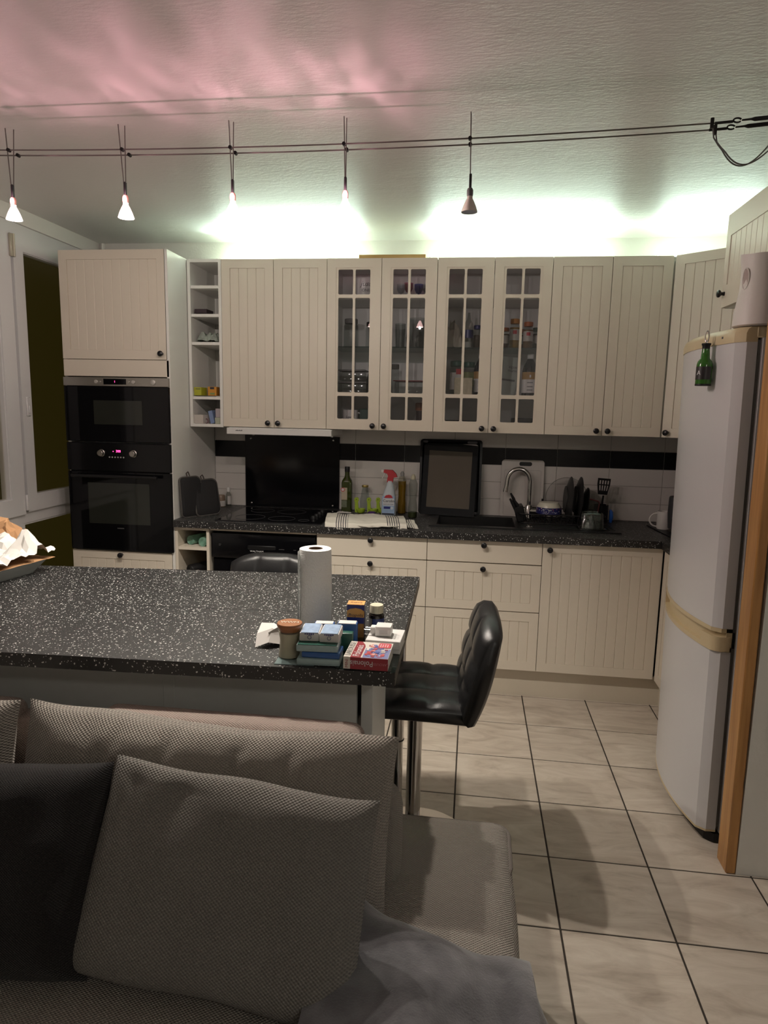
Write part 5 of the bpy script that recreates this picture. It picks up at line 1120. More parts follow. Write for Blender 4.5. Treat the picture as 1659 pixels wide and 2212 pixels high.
# tea towels
M_TOWEL = stripe_mat('striped_towel', (0.60, 0.57, 0.50), (0.03, 0.03, 0.045), [(0.055, 0.125), (0.335, 0.405)], 0.0125, 0.36)
def towel(w, d0, lift, seed, skew, hang):
    def fn(u, v):
        x = w*u+skew*v; y = -d0*v
        q = Vector((x*9+seed, y*9, 0.5))
        z = lift*(0.5+0.5*min(1, 4*(1-v)))+0.010*noise.noise(q)+0.006*abs(noise.noise(q*2.7))+0.004
        z += 0.012*math.exp(-((v-0.55)/0.10)**2)*(0.5+noise.noise(Vector((x*7, seed, 0))))
        lim = d0-hang
        if -y > lim: s = -y-lim; y = -lim-0.35*s; z -= 0.9*s
        y += 0.015*math.sin(u*7+seed)*v
        return Vector((x, y, max(z, 0.0025) if -y <= lim else z))
    return fn
def towel_obj(label, w, d, lift, seed, skew, hang, loc, rz, mat, zo=0.0):
    f = towel(w, d, lift, seed, skew, hang)
    mb = MB().grid(f, 60, 34, None, lambda u, v: (u*w, v*d)).grid(lambda u, v: f(1-u, v)-Vector((0, 0, 0.002)), 60, 34, None, lambda u, v: ((1-u)*w, v*d))
    return single('tea_towel', mb, mat, label, 'tea towel', loc, (0, 0, rz), 'striped tea towels', angle=80)
towel_obj('white tea towel with black stripes spread by the hob, on top', 0.44, 0.30, 0.018, 3.0, 0.02, 0.025, (0.605, -0.360, ZW+0.006), 0.10, M_TOWEL)
M_TOWEL2 = stripe_mat('striped_towel_lower', (0.60, 0.57, 0.50), (0.03, 0.03, 0.045), [(0.32, 0.40)], 0.0125, 0.36)
towel_obj('second white striped tea towel sticking out under the first', 0.42, 0.22, 0.004, 8.0, 0.03, 0.0, (0.69, -0.410, ZW), 0.06, M_TOWEL2)
# baking tray leaning on the wall with oven glass in front
M_TRAY = col('black_baking_tray', (0.006, 0.0065, 0.008), 0.35, spec=0.3)
t = thing('baking_tray', 'black oven baking tray leaning upright against the tiles', 'baking tray', (1.295, -0.095, ZW+0.008), (math.radians(-8.5), 0, math.radians(0.8)))
tr = MB().loft([[(x, y, z) for x, z in rrect(w, h, 0.018, 4, 0, 0.226)] for w, h, y in ((0.372, 0.452, 0.0), (0.372, 0.452, -0.004), (0.345, 0.425, -0.006), (0.325, 0.405, 0.022), (0.02, 0.02, 0.022))], cap=False)
part('tray', tr, M_TRAY, t)
part('tray_back', MB().box(-0.165, 0.165, 0.022, 0.025, 0.02, 0.43), M_TRAY, t, smooth=False)
for x, z, w in ((-0.155, 0.437, 0.03), (0.125, 0.437, 0.06), (-0.14, 0.016, 0.07), (-0.04, 0.016, 0.07), (0.06, 0.016, 0.07), (0.14, 0.014, 0.05)):
    part('grip_slot', MB().prism(rrect(w, 0.013, 0.006, 3, x, z), 0.0045, 0.0058, RX(PI/2)), col('slot_grey', (0.10, 0.10, 0.11), 0.4) if z > 0.4 or x > 0.1 else M_MATTEBLACK, t, smooth=False)
t = thing('oven_door_glass', 'loose oven door glass with dark border leaning on the baking tray', 'glass panel', (1.285, -0.135, ZW+0.008), (math.radians(-9.5), math.radians(1.6), math.radians(1.0)))
part('border', MB().cells([-0.160, -0.128, 0.128, 0.160], [0.0, 0.045, 0.385, 0.415], {(1, 1)}, 0, 0.004), col('dark_glass_border', (0.012, 0.013, 0.016), 0.12, spec=0.3), t, smooth=False)
part('pane', MB().box(-0.128, 0.128, 0.0005, 0.0035, 0.045, 0.385), col('brownish_coated_glass', (0.105, 0.088, 0.068), 0.16, var=0.1), t, smooth=False)
# cutting board
t = thing('cutting_board', 'white plastic cutting board leaning behind the tap', 'cutting board', (1.725, -0.042, ZW), (math.radians(-4), 0, 0))
def ring2(w, h, r, y, n=5): return [(x, y, z) for x, z in rrect(w, h, r, n, 0, 0.173)]
part('board', MB().loft([ring2(0.250, 0.344, 0.018, 0.0), ring2(0.252, 0.346, 0.019, -0.004), ring2(0.250, 0.344, 0.018, -0.008)]), col('used_white_board', (0.55, 0.52, 0.49), 0.5, var=0.10, vscale=9), t)
part('grip_hole', MB().prism(rrect(0.075, 0.024, 0.011, 4, 0.015, 0.322), 0.0082, 0.0086, RX(PI/2)), M_MATTEBLACK, t, smooth=False)
part('juice_groove', MB().tube([(x, -0.008, z) for x, z in rrect(0.215, 0.27, 0.01, 3, 0, 0.150)], 0.0012, 5, closed=True), col('groove_grey', (0.42, 0.40, 0.38), 0.6), t)
# dish rack and its contents
RX0, RX1, RY0, RY1, RZ0 = 1.690, 2.165, -0.345, -0.075, 0.9085
t = thing('dish_rack', 'low black wire dish rack on the drainer', 'dish rack', (RX0, RY0, RZ0))
L_, D_ = RX1-RX0, RY1-RY0
for z in (0.006, 0.058): part('rim', MB().tube([(x, y, z) for x, y in rrect(L_ if z > 0.02 else L_-0.03, D_ if z > 0.02 else D_-0.03, 0.03, 4, L_/2, D_/2)], 0.0036, 6, closed=True), M_MATTEBLACK, t)
for k in range(15):
    x = 0.03+(L_-0.06)*k/14
    part('wire', MB().tube([(x, 0.0, 0.058), (x, 0.016, 0.006), (x, D_-0.016, 0.006), (x, D_, 0.058)], 0.0022, 5), M_MATTEBLACK, t)
for k in range(5): part('plate_prong', MB().tube([(0.20+0.045*k, 0.12, 0.006), (0.20+0.045*k, 0.125, 0.075), (0.20+0.045*k, 0.14, 0.075), (0.20+0.045*k, 0.145, 0.006)], 0.0022, 5), M_MATTEBLACK, t)
t = thing('cutlery_holder', 'black cutlery holder with utensils at the left end of the dish rack', 'cutlery holder', (1.712, -0.235, 0.9165), (0, math.radians(-16), 0))
part('cup', MB().box(-0.022, 0.030, -0.06, 0.06, 0.0, 0.085, 0.004), M_MATTEBLACK, t)
for k, (x, y, h) in enumerate(((-0.012, -0.04, 0.14), (0.0, -0.01, 0.165), (0.004, 0.02, 0.13), (0.012, -0.03, 0.12))):
    part('utensil_handle', MB().tube([(x, y, 0.04), (x-0.012, y, h*0.8), (x-0.02, y+0.004, h)], [0.007, 0.009, 0.005], 8), M_MATTEBLACK, t)
t = thing('breakfast_bowl', 'navy patterned bowl turned upside down in the dish rack', 'bowl', (1.868, -0.215, 0.958))
part('bowl', MB().lathe([(0.068, 0.0), (0.071, 0.003), (0.068, 0.040), (0.052, 0.064), (0.040, 0.0665), (0.0, 0.0655)], 36), col('cream_bowl_glaze', (0.60, 0.58, 0.48), 0.25), t)
part('pattern_band', MB().lathe([(0.0685, -0.0005), (0.0718, 0.003), (0.0690, 0.038)], 36, cap=False), col('navy_bowl_band', (0.02, 0.022, 0.12), 0.3, var=0.1), t)
rr = random.Random(3)
for k in range(26):
    a = -PI*0.92+PI*0.84*rr.random(); z = 0.006+0.028*rr.random(); r = 0.0709
    part('printed_dot', MB().lathe([(0.002+0.002*rr.random(), 0), (0.0015, 0.0008)], 8, T(r*math.cos(a), r*math.sin(a), z) @ RZ(a) @ RY(PI/2)), col('dot_%d' % (k % 3), ((0.55, 0.55, 0.55), (0.40, 0.10, 0.14), (0.30, 0.34, 0.55))[k % 3], 0.4), t)
for ad, m in ((-1.85, M_INKWHITE), ):
    part('round_motif', MB().tube([(0.0715*math.cos(ad+0.20*math.cos(q)), 0.0715*math.sin(ad+0.20*math.cos(q)), 0.020+0.0145*math.sin(q)) for q in [2*PI*k/18 for k in range(18)]], 0.0009, 4, closed=True), m, t)
def plate(label, x, y, r, tilt):
    t = thing('dinner_plate', label, 'plate', (x, y, 0.914+r), (0, math.radians(90+tilt), 0), 'black plates in the dish rack')
    part('plate', MB().lathe([(0.0, 0.0), (r*0.55, 0.0), (r*0.62, 0.004), (r*0.9, 0.016), (r, 0.022), (r-0.001, 0.025), (r*0.88, 0.020), (r*0.6, 0.009), (0, 0.006)], 44), col('matt_black_plate', (0.020, 0.020, 0.020), 0.45), t)
    part('foot_ring', MB().lathe([(r*0.55, -0.004), (r*0.58, -0.004), (r*0.58, 0.002), (r*0.55, 0.002)], 36), col('matt_black_plate', (0, 0, 0)), t)
plate('leftmost black plate standing in the dish rack', 1.958, -0.215, 0.130, 2); plate('second black plate standing in the dish rack', 2.012, -0.205, 0.130, 3); plate('smaller black plate leaning right of the other two', 2.052, -0.19, 0.10, 6)
t = thing('pot_cover', 'large clear glass pot cover standing behind the black plates', 'pot cover', (1.985, -0.060, 1.030), (math.radians(84), 0, 0))
part('disc', MB().lathe([(0.0, 0.016), (0.06, 0.012), (0.118, 0.0), (0.121, 0.0), (0.121, 0.003), (0.06, 0.015), (0, 0.019)], 40), glass('thin_lid_glass', (0.90, 0.90, 0.90), 0.05), t)
part('rim', MB().tube([(0.121*math.cos(q), 0.121*math.sin(q), 0.0015) for q in [2*PI*k/44 for k in range(44)]], 0.0022, 5, closed=True), M_CLEARPL, t)
t = thing('lunch_box_lid', 'clear food box lid with pink seal leaning in the dish rack', 'lid', (2.105, -0.20, 0.9165), (math.radians(-4), math.radians(14), math.radians(35)))
part('panel', MB().prism(rrect(0.088, 0.125, 0.015, 4, 0, 0.0625), -0.004, 0.004, RX(PI/2)), M_CLEARPL, t)
part('seal', MB().tube([(x, 0, z) for x, z in rrect(0.088, 0.125, 0.015, 4, 0, 0.0625)], 0.0045, 6, closed=True), col('pink_seal', (0.30, 0.07, 0.085), 0.4), t)
t = thing('utensil_pot', 'black utensil pot holding a slotted spatula and whisk', 'utensil holder', (2.178, -0.105, 0.909))
part('pot', MB().lathe([(0.036, 0), (0.040, 0.003), (0.042, 0.095), (0.040, 0.096), (0.036, 0.01), (0, 0.008)], 24), M_MATTEBLACK, t)
t = thing('slotted_spatula', 'black slotted spatula standing upright in the utensil pot', 'spatula', (2.170, -0.105, 0.920), (math.radians(2), math.radians(3), 0))
part('handle', MB().tube([(0.006, 0, 0.0), (0.008, 0, 0.14)], 0.0055, 8), M_MATTEBLACK, t)
sp = MB().cells([-0.036, -0.025, -0.017, -0.010, -0.002, 0.005, 0.013, 0.020, 0.028, 0.036], [0.145, 0.168, 0.200, 0.206, 0.228, 0.240], {(i, j) for i in (1, 3, 5, 7) for j in (1, 3)}, -0.0015, 0.0015)
for v in sp.v: v.x = v.x*(0.72+0.28*min(1, (v.z-0.145)/0.06))+0.002
part('blade', sp, M_MATTEBLACK, t, smooth=False)
t = thing('whisk', 'metal whisk leaning out of the utensil pot', 'whisk', (2.196, -0.105, 0.920), (math.radians(3), math.radians(10), 0))
for k in range(5): part('wire', MB().tube([(0, 0, 0.06), (0.012*(k-2)/2, 0.004, 0.12), (0.016*(k-2)/2, 0.006, 0.185)], 0.0012, 5), M_STEEL, t)
part('handle', MB().tube([(0, 0, 0), (0, 0, 0.065)], 0.005, 8), M_STEEL, t)
single('blue_brush', MB().tube([(0, 0, 0.0), (0.002, 0, 0.03), (0.0, 0, 0.06), (-0.006, 0, 0.075)], [0.008, 0.012, 0.011, 0.006], 12), col('bright_blue_plastic', (0.02, 0.13, 0.55), 0.35), 'bright blue plastic brush head beside the utensil pot', 'brush', (2.238, -0.10, ZW))
t = thing('plastic_wrap', 'crumpled clear plastic sleeve in front of the spatula', 'plastic sleeve', (2.128, -0.10, 0.9165))
part('film', MB().grid(lambda u, v: Vector((0.05*(u-0.5)*(1-0.6*v), 0.01*noise.noise(Vector((u*4, v*4, 1))), 0.15*v+0.004*noise.noise(Vector((u*6, v*3, 2))))), 8, 14), M_CLEARPL, t, angle=20)
t = thing('glass_food_box', 'clear rectangular food box turned upside down on the drainer', 'food box', (2.075, -0.408, 0.9115), (0, 0, 0.05))
gb = lambda w, d, z: [(x, y, z) for x, y in rrect(w, d, 0.022, 4)]
part('box', MB().loft([gb(0.150, 0.115, 0.0), gb(0.150, 0.115, 0.006), gb(0.128, 0.094, 0.008), gb(0.112, 0.080, 0.085), gb(0.100, 0.068, 0.090), gb(0.094, 0.062, 0.086), gb(0.108, 0.076, 0.080), gb(0.122, 0.090, 0.006)]), glass('food_box_glass', (0.62, 0.67, 0.65), 0.05, 1.9), t, angle=50)
t = thing('black_strainer_bar', 'thin black sink strainer bar lying beside the food box', 'bar', (2.165, -0.42, 0.9095))
part('bar', MB().tube([(0, -0.02, 0.004), (-0.02, 0.14, 0.004)], 0.0035, 6), M_MATTEBLACK, t)
# mug, shaker, mat
single('black_drying_mat', MB().prism([(2.425, -0.165), (2.46, -0.56), (2.50, -0.60), (2.72, -0.60), (2.72, -0.165)], 0, 0.006), M_MATTEBLACK, 'black mat under the white mug beside the fridge', 'mat', (0, 0, ZW), smooth=False)
def mug(name, label, loc, rz, r, h, hr, txt=None, cat='mug'):
    t = thing(name, label, cat, loc, (0, 0, rz))
    part('cup', MB().lathe([(r*0.92, 0), (r, 0.004), (r, h), (r-0.003, h), (r-0.0035, 0.006), (0, 0.005)], 30), M_CERAMIC, t)
    part('handle', MB().tube([(r-0.002+hr*1.1*math.sin(a), 0, h*0.5+hr*math.cos(a)) for a in [PI*k/16 for k in range(17)]], 0.0045, 8), M_CERAMIC, t)
    if txt:
        for k, ch in enumerate(txt):
            a = -PI/2-rz+(k-(len(txt)-1)/2)*0.20
            text('cup_lettering', ch, 0.022, M_INKGREY, t, ((r+0.0006)*math.cos(a), (r+0.0006)*math.sin(a), h*0.55), (PI/2, 0, a+PI/2), 0.0001, shear=0.3)
    return t
mug('white_mug', 'plain white mug with large handle beside the fridge', (2.487, -0.285, ZW+0.0062), PI, 0.040, 0.098, 0.037)
t = thing('protein_shaker', 'dark grey protein shaker standing on its lid in front of the white mug', 'shaker', (2.530, -0.370, ZW+0.0062))
part('body', MB().lathe([(0.040, 0.018), (0.046, 0.020), (0.052, 0.10), (0.050, 0.185), (0.046, 0.192), (0, 0.193)], 30), col('dark_grey_shaker', (0.030, 0.030, 0.033), 0.5), t)
part('screw_ring', MB().lathe([(0.038, 0.0), (0.040, 0.004), (0.040, 0.018), (0, 0.019)], 30), M_STEEL, t)
for k, ch in enumerate('HSN'):
    a = -PI*0.60; r = 0.0515
    text('shaker_lettering', ch, 0.044, col('grey_print', (0.30, 0.30, 0.30), 0.5), t, (r*math.cos(a), r*math.sin(a), 0.145-0.036*k), (PI/2, PI/2, a+PI/2), 0.0012)
text('shaker_lettering', 'WE ARE NUTRITION', 0.0070, col('grey_print', (0, 0, 0)), t, (0.0515*math.cos(-PI*0.75), 0.0515*math.sin(-PI*0.75), 0.108), (PI/2, PI/2, -PI*0.25), 0.0008)

# ------------------------------------------------------------------ open shelves
single('dark_phone_box', MB().box(-0.036, 0.036, -0.05, 0.05, 0, 0.024, 0.001), col('plum_box', (0.030, 0.014, 0.020), 0.5), 'flat dark box on the second compartment of the open shelf', 'box', (-0.135, -0.31, 2.0445), smooth=False)
mb = MB().grid(crumple(0.135, 0.12, 0.075, 31.0), 12, 12); 
single('crinkled_film_bag', mb, col('silvery_film', (0.30, 0.34, 0.30), 0.2, var=0.5, vscale=50), 'crinkled silvery film bag on the middle of the open shelf', 'bag', (-0.10, -0.30, 1.8895), angle=15)
def tea_box(label, loc, rz, w, d, h, c, lid=True, group='tea boxes on the open shelf'):
    t = thing('tea_box', label, 'box', loc, (0, 0, rz), group)
    m = col('carton_%d%d%d' % tuple(int(255*q) for q in c), c, 0.45)
    part('carton', MB().box(-w/2, w/2, -d/2, d/2, 0, h, 0.001), m, t, smooth=False)
    if lid: part('flap', MB().prism([(-w/2, h*0.55), (-w/4, h*0.42), (w/4, h*0.42), (w/2, h*0.55), (w/2, h), (-w/2, h)], d/2, d/2+0.0008, RX(PI/2)), m, t, smooth=False)
    return t
tb1 = tea_box('lime yellow tea box on the open shelf', (-0.155, -0.335, 1.5860), -0.1, 0.045, 0.07, 0.046, (0.42, 0.42, 0.03))
part('print_line', MB().box(-0.012, 0.018, -0.0365, -0.035, 0.034, 0.038), M_INKGREY, tb1, smooth=False)
tb2 = tea_box('orange tea box on the open shelf', (-0.075, -0.335, 1.5860), 0.10, 0.050, 0.07, 0.050, (0.55, 0.24, 0.02))
part('print_patch', MB().box(-0.012, 0.012, -0.0365, -0.035, 0.036, 0.048), M_INK, tb2, smooth=False); part('print_patch', MB().box(-0.012, 0.014, -0.0365, -0.035, 0.006, 0.016), col('green_print', (0.2, 0.28, 0.08), 0.5), tb2, smooth=False)
tea_box('dark grey tin between the lime and orange tea boxes', (-0.117, -0.27, 1.5860), 0.0, 0.028, 0.05, 0.044, (0.10, 0.10, 0.09), False)
tea_box('dark box in the corner right of the orange tea box', (-0.036, -0.25, 1.5860), 0.0, 0.03, 0.08, 0.052, (0.03, 0.015, 0.02), False)
tea_box('white tea box with rounded flap on the bottom of the open shelf', (-0.150, -0.335, 1.4258), -0.12, 0.056, 0.075, 0.050, (0.55, 0.50, 0.46))
t = tea_box('tilted light blue carton on the bottom of the open shelf', (-0.085, -0.30, 1.4272), 0.0, 0.026, 0.06, 0.074, (0.22, 0.30, 0.50), False); t.rotation_euler = (0, math.radians(-13), -0.1)
tea_box('green-white tea box at the bottom right of the open shelf', (-0.042, -0.325, 1.4258), 0.0, 0.038, 0.07, 0.036, (0.40, 0.42, 0.33))
tea_box('mauve-white box stacked on the green-white tea box', (-0.044, -0.315, 1.4626), 0.08, 0.040, 0.07, 0.050, (0.40, 0.35, 0.37), False)
single('red_string_loop', MB().tube([(0.009*math.cos(a), 0.0, 0.014+0.013*math.sin(a)) for a in [2*PI*k/18 for k in range(18)]], 0.0018, 5, closed=True), col('dark_red_cord', (0.12, 0.01, 0.03), 0.6), 'dark red string loop beside the white tea box', 'string', (-0.118, -0.345, 1.4258))
# open base shelf: bin bag rolls
def roll(label, loc, rot, r, l, m):
    t = thing('bin_bag_roll', label, 'bin bags', loc, rot, 'rolls in the open base shelf')
    pts = []
    for k in range(60):
        a = k*0.42; q = r*(0.35+0.65*k/59); pts.append((q*math.cos(a), q*math.sin(a)))
    part('roll', MB().lathe([(r*0.3, 0), (r*0.9, -0.002), (r, 0.004), (r, l-0.004), (r*0.9, l), (r*0.3, l)], 22, RX(-PI/2) @ T(0, 0, 0)), m, t)
    part('spiral_end', MB().tube([(x, -0.002, z) for x, z in pts], 0.0012, 4), m, t)
M_MINT = col('mint_green_film', (0.17, 0.34, 0.25), 0.35, var=0.15, vscale=40)
roll('mint green bin bag roll on the left of the open base shelf', (-0.142, -0.555, 0.7485+0.026), (0, 0, -0.35), 0.026, 0.22, M_MINT)
roll('mint green bin bag roll on the right of the open base shelf', (-0.055, -0.590, 0.7485+0.026), (0, 0, -0.08), 0.026, 0.22, M_MINT)
roll('black bin bag roll in the lower compartment of the open base shelf', (-0.140, -0.575, 0.5465+0.060), (0, 0, -0.5), 0.030, 0.20, M_MATTEBLACK)
single('carton_sleeve', MB().box(-0.05, 0.05, -0.10, 0.10, 0, 0.028, 0.001), col('pale_carton', (0.45, 0.42, 0.38), 0.6), 'pale carton lying under the black bin bag roll', 'box', (-0.10, -0.48, 0.5468), smooth=False)

# ------------------------------------------------------------------ inside the glazed cabinets
S1, S2, S3, S4 = 1.4292, 1.6172, 1.8720, 2.1412      # standing heights
t = thing('white_canister', 'white lettered canister on the top shelf behind glass', 'canister', (0.778, -0.20, S4))
part('body', MB().lathe([(0.050, 0), (0.053, 0.004), (0.053, 0.112), (0.050, 0.115), (0, 0.115)], 32), M_CERAMIC, t)
text('canister_lettering', 'just', 0.040, M_INKGREY, t, (0.012, -0.0535, 0.080), FRONT, 0.0002, shear=0.4); text('canister_lettering', 'ONE', 0.022, M_INKGREY, t, (0.014, -0.0535, 0.045), FRONT, 0.0002)
def storage_jar(label, x, y, z, r, h, lidm, gm=None, fill=None):
    t = thing('storage_jar', label, 'jar', (x, y, z), (0, 0, 0), 'jars behind the cabinet glass')
    part('jar', MB().lathe([(r*0.9, 0), (r, 0.005), (r, h*0.75), (r*0.8, h*0.86)], 22), gm or M_CLEAR, t)
    if fill: part('contents', MB().lathe([(r*0.85, 0.003), (r*0.93, 0.006), (r*0.93, h*fill[1]), (0, h*fill[1])], 18), fill[0], t)
    part('lid', MB().lathe([(r*0.86, h*0.84), (r*0.9, h*0.86), (r*0.9, h*0.985), (r*0.85, h), (0, h)], 22), lidm, t)
    return t
storage_jar('clear storage jar with grey lid on the glass shelf, above the food boxes', 0.700, -0.19, S3, 0.042, 0.165, M_GASKET)
storage_jar('clear storage jar with dark lid at the right of the first glazed door', 0.822, -0.17, S3, 0.040, 0.150, M_MATTEBLACK)
for k, (lb, z, w) in enumerate((('lower clear food box behind the first glazed door', S2, 0.16), ('upper clear food box stacked behind the first glazed door', S2+0.068, 0.15))):
    t = thing('food_box', lb, 'food box', (0.72, -0.20, z), group='clear food boxes in the cabinet')
    part('box', MB().box(-w/2, w/2, -0.06, 0.06, 0, 0.055, 0.008, seg=2), M_CLEARPL, t); part('lid', MB().box(-w/2-0.004, w/2+0.004, -0.064, 0.064, 0.055, 0.064, 0.003), M_GASKET, t)
single('carafe', MB().lathe([(0.034, 0), (0.036, 0.004), (0.036, 0.08), (0.022, 0.12), (0.024, 0.165), (0.022, 0.165), (0.020, 0.12), (0.033, 0.08), (0.033, 0.008), (0, 0.007)], 24), M_CLEAR, 'clear glass carafe beside the stacked food boxes', 'carafe', (0.828, -0.19, S2))
mug('lettered_mug', 'white lettered mug on the lowest shelf behind glass', (0.706, -0.215, S1), 0.25, 0.044, 0.092, 0.030, 'Super')
single('green_tray', MB().box(-0.06, 0.06, -0.09, 0.09, 0, 0.10, 0.006), col('dark_green_box', (0.03, 0.07, 0.05), 0.5), 'dark green box behind the lettered mug', 'box', (0.815, -0.115, S1))
def wine_glass(label, x, y, tint):
    t = thing('wine_glass', label, 'glass', (x, y, S4), group='stemmed glasses on the top shelf')
    part('bowl', MB().lathe([(0.0, 0.032), (0.014, 0.036), (0.024, 0.055), (0.025, 0.085), (0.0235, 0.085), (0.022, 0.056), (0.013, 0.039), (0, 0.036)], 20), glass('tinted_glass_%s' % tint[0], tint[1], 0.03), t)
    part('stem', MB().lathe([(0.026, 0), (0.025, 0.002), (0.006, 0.006), (0.004, 0.02), (0.006, 0.034)], 18), glass('tinted_glass_%s' % tint[0], tint[1], 0.03), t)
CL = ('clear', (0.80, 0.82, 0.84)); BL = ('blue', (0.25, 0.35, 0.70)); PK = ('rose', (0.70, 0.30, 0.42))
for lb, x, y, tn in (('clear stemmed glass at the left of the top shelf', 0.985, -0.20, CL), ('rose tinted stemmed glass on the top shelf', 1.032, -0.24, PK), ('blue tinted stemmed glass on the top shelf', 1.085, -0.20, BL), ('clear stemmed glass at the right of the top shelf', 1.132, -0.20, CL)): wine_glass(lb, x, y, tn)
single('glass_jug', MB().lathe([(0.055, 0), (0.065, 0.006), (0.07, 0.06), (0.05, 0.14), (0.055, 0.17), (0.053, 0.17), (0.047, 0.14), (0.066, 0.06), (0.06, 0.012), (0, 0.010)], 26), M_CLEAR, 'wide clear glass jug on the glass shelf of the second glazed door', 'jug', (1.085, -0.18, S3))
single('tall_tumbler', MB().lathe([(0.026, 0), (0.032, 0.14), (0.030, 0.14), (0.025, 0.008), (0, 0.007)], 20), M_CLEAR, 'tall clear tumbler beside the wide glass jug', 'glass', (0.985, -0.19, S3))
t = thing('glass_casserole', 'clear glass casserole with red rim behind the second glazed door', 'casserole', (1.05, -0.20, S2))
part('dish', MB().box(-0.085, 0.085, -0.07, 0.07, 0, 0.07, 0.012, seg=2), M_CLEAR, t); part('lid_rim', MB().box(-0.09, 0.09, -0.075, 0.075, 0.070, 0.076, 0.002), col('dull_red_rim', (0.22, 0.06, 0.06), 0.4), t)
storage_jar('small clear jar with dark lid left of the casserole', 0.955, -0.16, S2, 0.028, 0.17, M_GASKET)
t = thing('pepper_mill', 'pepper mill with brown wooden head on the lowest shelf behind glass', 'pepper mill', (1.115, -0.20, S1))
part('body', MB().lathe([(0.030, 0), (0.031, 0.004), (0.024, 0.05), (0.027, 0.095)], 22), col('smoky_mill', (0.05, 0.04, 0.04), 0.2), t); part('head', MB().lathe([(0.030, 0.096), (0.032, 0.10), (0.032, 0.135), (0.027, 0.14), (0, 0.14)], 22), col('brown_mill_wood', (0.20, 0.075, 0.035), 0.45), t)
t = thing('glass_plate', 'clear glass plate standing at the back of the lowest shelf', 'plate', (0.99, -0.06, S1+0.094), (math.radians(80), 0, 0)); part('plate', MB().lathe([(0, 0), (0.06, 0), (0.09, 0.010), (0.091, 0.013), (0.06, 0.003), (0, 0.003)], 36), glass('thin_lid_glass', (0.9, 0.9, 0.9)), t)
# second glazed cabinet
mb = MB().grid(crumple(0.12, 0.10, 0.17, 41.0), 12, 12)
single('flour_bag', mb, col('beige_bag', (0.34, 0.31, 0.25), 0.6, var=0.3, vscale=20), 'crumpled beige food bag on the glass shelf, left', 'bag', (1.285, -0.19, S3), angle=18)
t = thing('salt_bottle', 'clear bottle with white contents beside the beige food bag', 'bottle', (1.372, -0.205, S3))
part('bottle', MB().lathe([(0.026, 0), (0.028, 0.003), (0.028, 0.10), (0.024, 0.14), (0.010, 0.165), (0.006, 0.20)], 20), M_CLEARPL, t); part('contents', MB().lathe([(0.024, 0.003), (0.0265, 0.006), (0.0265, 0.04), (0, 0.042)], 16), M_PAPER, t); part('label', curved_label(0.0284, 0.06, 0.105, -PI*0.95, -PI*0.1), col('navy_print', (0, 0, 0)), t)
storage_jar('navy-lidded spice jar behind the salt bottle', 1.425, -0.17, S3, 0.026, 0.135, col('navy_print', (0, 0, 0)), None, (col('dark_spice', (0.08, 0.05, 0.03), 0.8), 0.6))
M_OL = col('orange_lid', (0.50, 0.20, 0.02), 0.4); M_OL2 = col('red_orange_lid', (0.42, 0.11, 0.02), 0.4)
sp = [('orange-lidded jar of yellow spice in the middle of the glass shelf', 1.627, -0.215, 0.165, M_OL, (0.40, 0.22, 0.03)), ('red-orange-lidded spice jar on the right of the glass shelf', 1.702, -0.205, 0.150, M_OL2, (0.20, 0.10, 0.03)), ('small red-orange-lidded spice jar behind the yellow spice, left', 1.578, -0.15, 0.125, M_OL2, (0.12, 0.05, 0.02)), ('dark green-lidded spice jar at the right end of the glass shelf', 1.752, -0.16, 0.125, col('green_lid', (0.02, 0.07, 0.04), 0.4), (0.06, 0.06, 0.03)), ('small brown spice jar between the two orange-lidded jars', 1.664, -0.13, 0.12, M_OL2, (0.18, 0.06, 0.02))]
for lb, x, y, h, lm, c in sp:
    j = storage_jar(lb, x, y, S3, 0.028 if h > 0.14 else 0.025, h, lm, None, (col('spice_%d' % int(1000*x), c, 0.8), 0.72))
    part('label', curved_label(0.0286 if h > 0.14 else 0.0256, h*0.30, h*0.66, -PI*0.9, -PI*0.12), col('spice_label', (0.50, 0.47, 0.42), 0.5, var=0.25, vscale=80), j)
    if h > 0.14: part('label_badge', curved_label(0.0290, h*0.50, h*0.62, -PI*0.62, -PI*0.38, 6), M_INKRED, j)
t = storage_jar('green-lidded jar with white label and red seal behind glass', 1.315, -0.20, S2, 0.042, 0.190, col('dark_green_lid', (0.015, 0.07, 0.05), 0.3)); part('label', curved_label(0.0425, 0.03, 0.125, -PI*0.85, -PI*0.12), M_PAPER, t); part('seal', curved_label(0.0430, 0.115, 0.145, -PI*0.52, -PI*0.28, 6), M_INKRED, t)
t = storage_jar('green-lidded jar right of the one with the red seal', 1.385, -0.19, S2, 0.036, 0.185, col('dark_green_lid', (0, 0, 0))); part('label', curved_label(0.0365, 0.05, 0.13, -PI*0.9, -PI*0.1), col('olive_label', (0.16, 0.18, 0.06), 0.5), t)
single('cream_card_box', MB().box(-0.050, 0.050, -0.015, 0.015, 0, 0.094, 0.001), col('cream_patterned_card', (0.46, 0.41, 0.28), 0.6, var=0.25, vscale=60), 'cream patterned card box in front of the green-lidded jars', 'box', (1.355, -0.265, S2), (0, 0, 0.05), smooth=False)
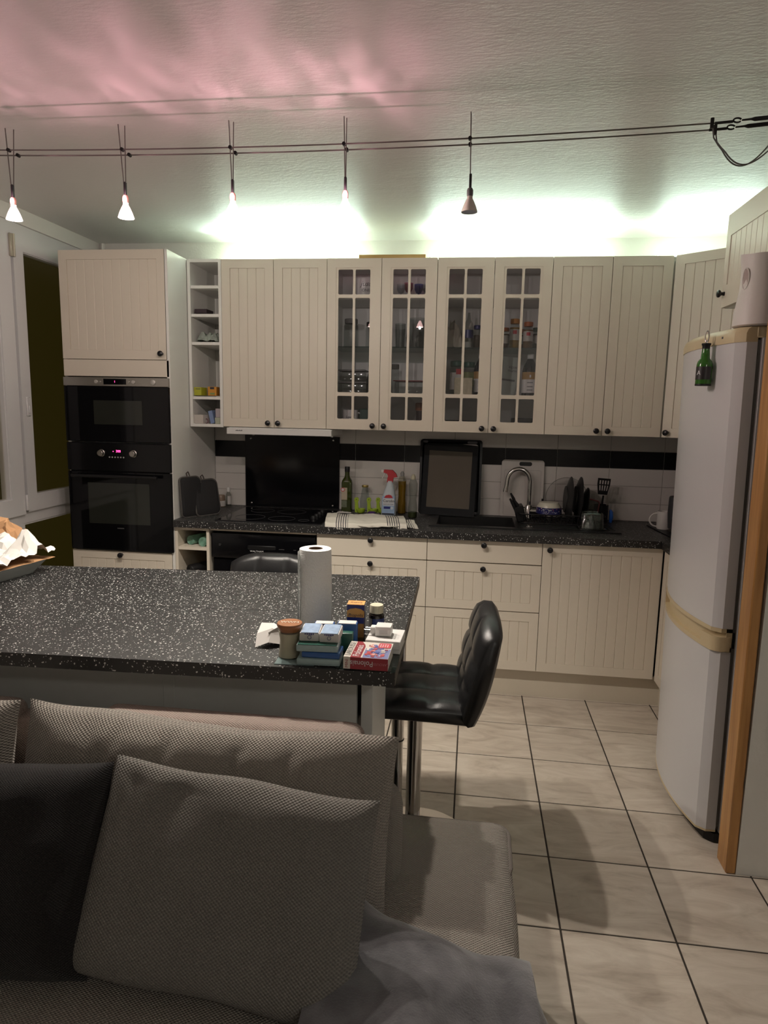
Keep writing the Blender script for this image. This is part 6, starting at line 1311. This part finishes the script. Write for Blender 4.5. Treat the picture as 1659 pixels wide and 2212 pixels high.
def care_bottle(label, x, y):
    t = thing('dark_bottle', label, 'bottle', (x, y, S2), group='dark bottles behind the cabinet glass')
    part('bottle', MB().lathe([(0.038, 0), (0.042, 0.004), (0.042, 0.135), (0.036, 0.165), (0.020, 0.195), (0.016, 0.208)], 28), col('navy_black_bottle', (0.008, 0.009, 0.014), 0.12), t)
    part('cap', MB().lathe([(0.017, 0.205), (0.018, 0.207), (0.018, 0.228), (0.016, 0.231), (0, 0.231)], 20), M_WHITE, t)
    part('label', curved_label(0.0424, 0.018, 0.100, -PI*0.98, -PI*0.02), M_PAPER, t); part('label_band', curved_label(0.0427, 0.092, 0.132, -PI*0.98, -PI*0.02), col('ochre_band', (0.36, 0.20, 0.05), 0.5), t)
    for z in (0.072, 0.050, 0.032): part('print_mark', curved_label(0.0428, z, z+0.004, -PI*0.62, -PI*0.38, 6), M_INKGREY, t)
    part('drop_mark', curved_label(0.0430, 0.102, 0.116, -PI*0.53, -PI*0.47, 3), M_INKWHITE, t)
care_bottle('dark bottle with ochre band partly behind the third glazed door frame', 1.452, -0.20); care_bottle('dark bottle with white cap and ochre band behind the rightmost glazed door', 1.722, -0.215)
t = thing('paper_pouch', 'upright pale grey pouch with printed text behind the rightmost glazed door', 'pouch', (1.600, -0.215, S2), (0, math.radians(6), 0))
part('pouch', MB().loft([[(x, y, z) for x, y in rrect(w, d, d*0.45, 3)] for w, d, z in ((0.085, 0.040, 0), (0.098, 0.036, 0.06), (0.10, 0.018, 0.17), (0.10, 0.004, 0.215))]), col('pale_grey_pouch', (0.36, 0.39, 0.36), 0.6, var=0.1), t, angle=60)
text('pouch_lettering', 'algue', 0.022, M_INKGREY, t, (0.010, -0.0165, 0.160), (PI/2-0.05, 0, 0), 0.0002); text('pouch_lettering', 'marin', 0.022, M_INKGREY, t, (0.010, -0.0175, 0.140), (PI/2-0.05, 0, 0), 0.0002)
part('print_band', MB().box(-0.047, 0.03, -0.0215, -0.0175, 0.082, 0.092), M_INKGREY, t, smooth=False)
single('frying_pan_stack', MB().lathe([(0.085, 0), (0.10, 0.02), (0.105, 0.045), (0.10, 0.045), (0.09, 0.01), (0, 0.008)], 32), M_MATTEBLACK, 'dark pan on the lowest shelf, left half of the second glazed cabinet', 'pan', (1.36, -0.20, S1))
single('dark_pot', MB().lathe([(0.080, 0), (0.085, 0.004), (0.085, 0.065), (0.082, 0.065), (0.080, 0.008), (0, 0.007)], 32), M_MATTEBLACK, 'dark pot on the lowest shelf behind the rightmost glazed door', 'pot', (1.715, -0.20, S1))
single('white_curtain_rod', MB().tube([(0, 0, 0), (-0.008, 0, 0.30)], 0.0045, 8), M_WHITE, 'thin white rod standing upright behind the rightmost glazed door', 'rod', (1.764, -0.31, S3))
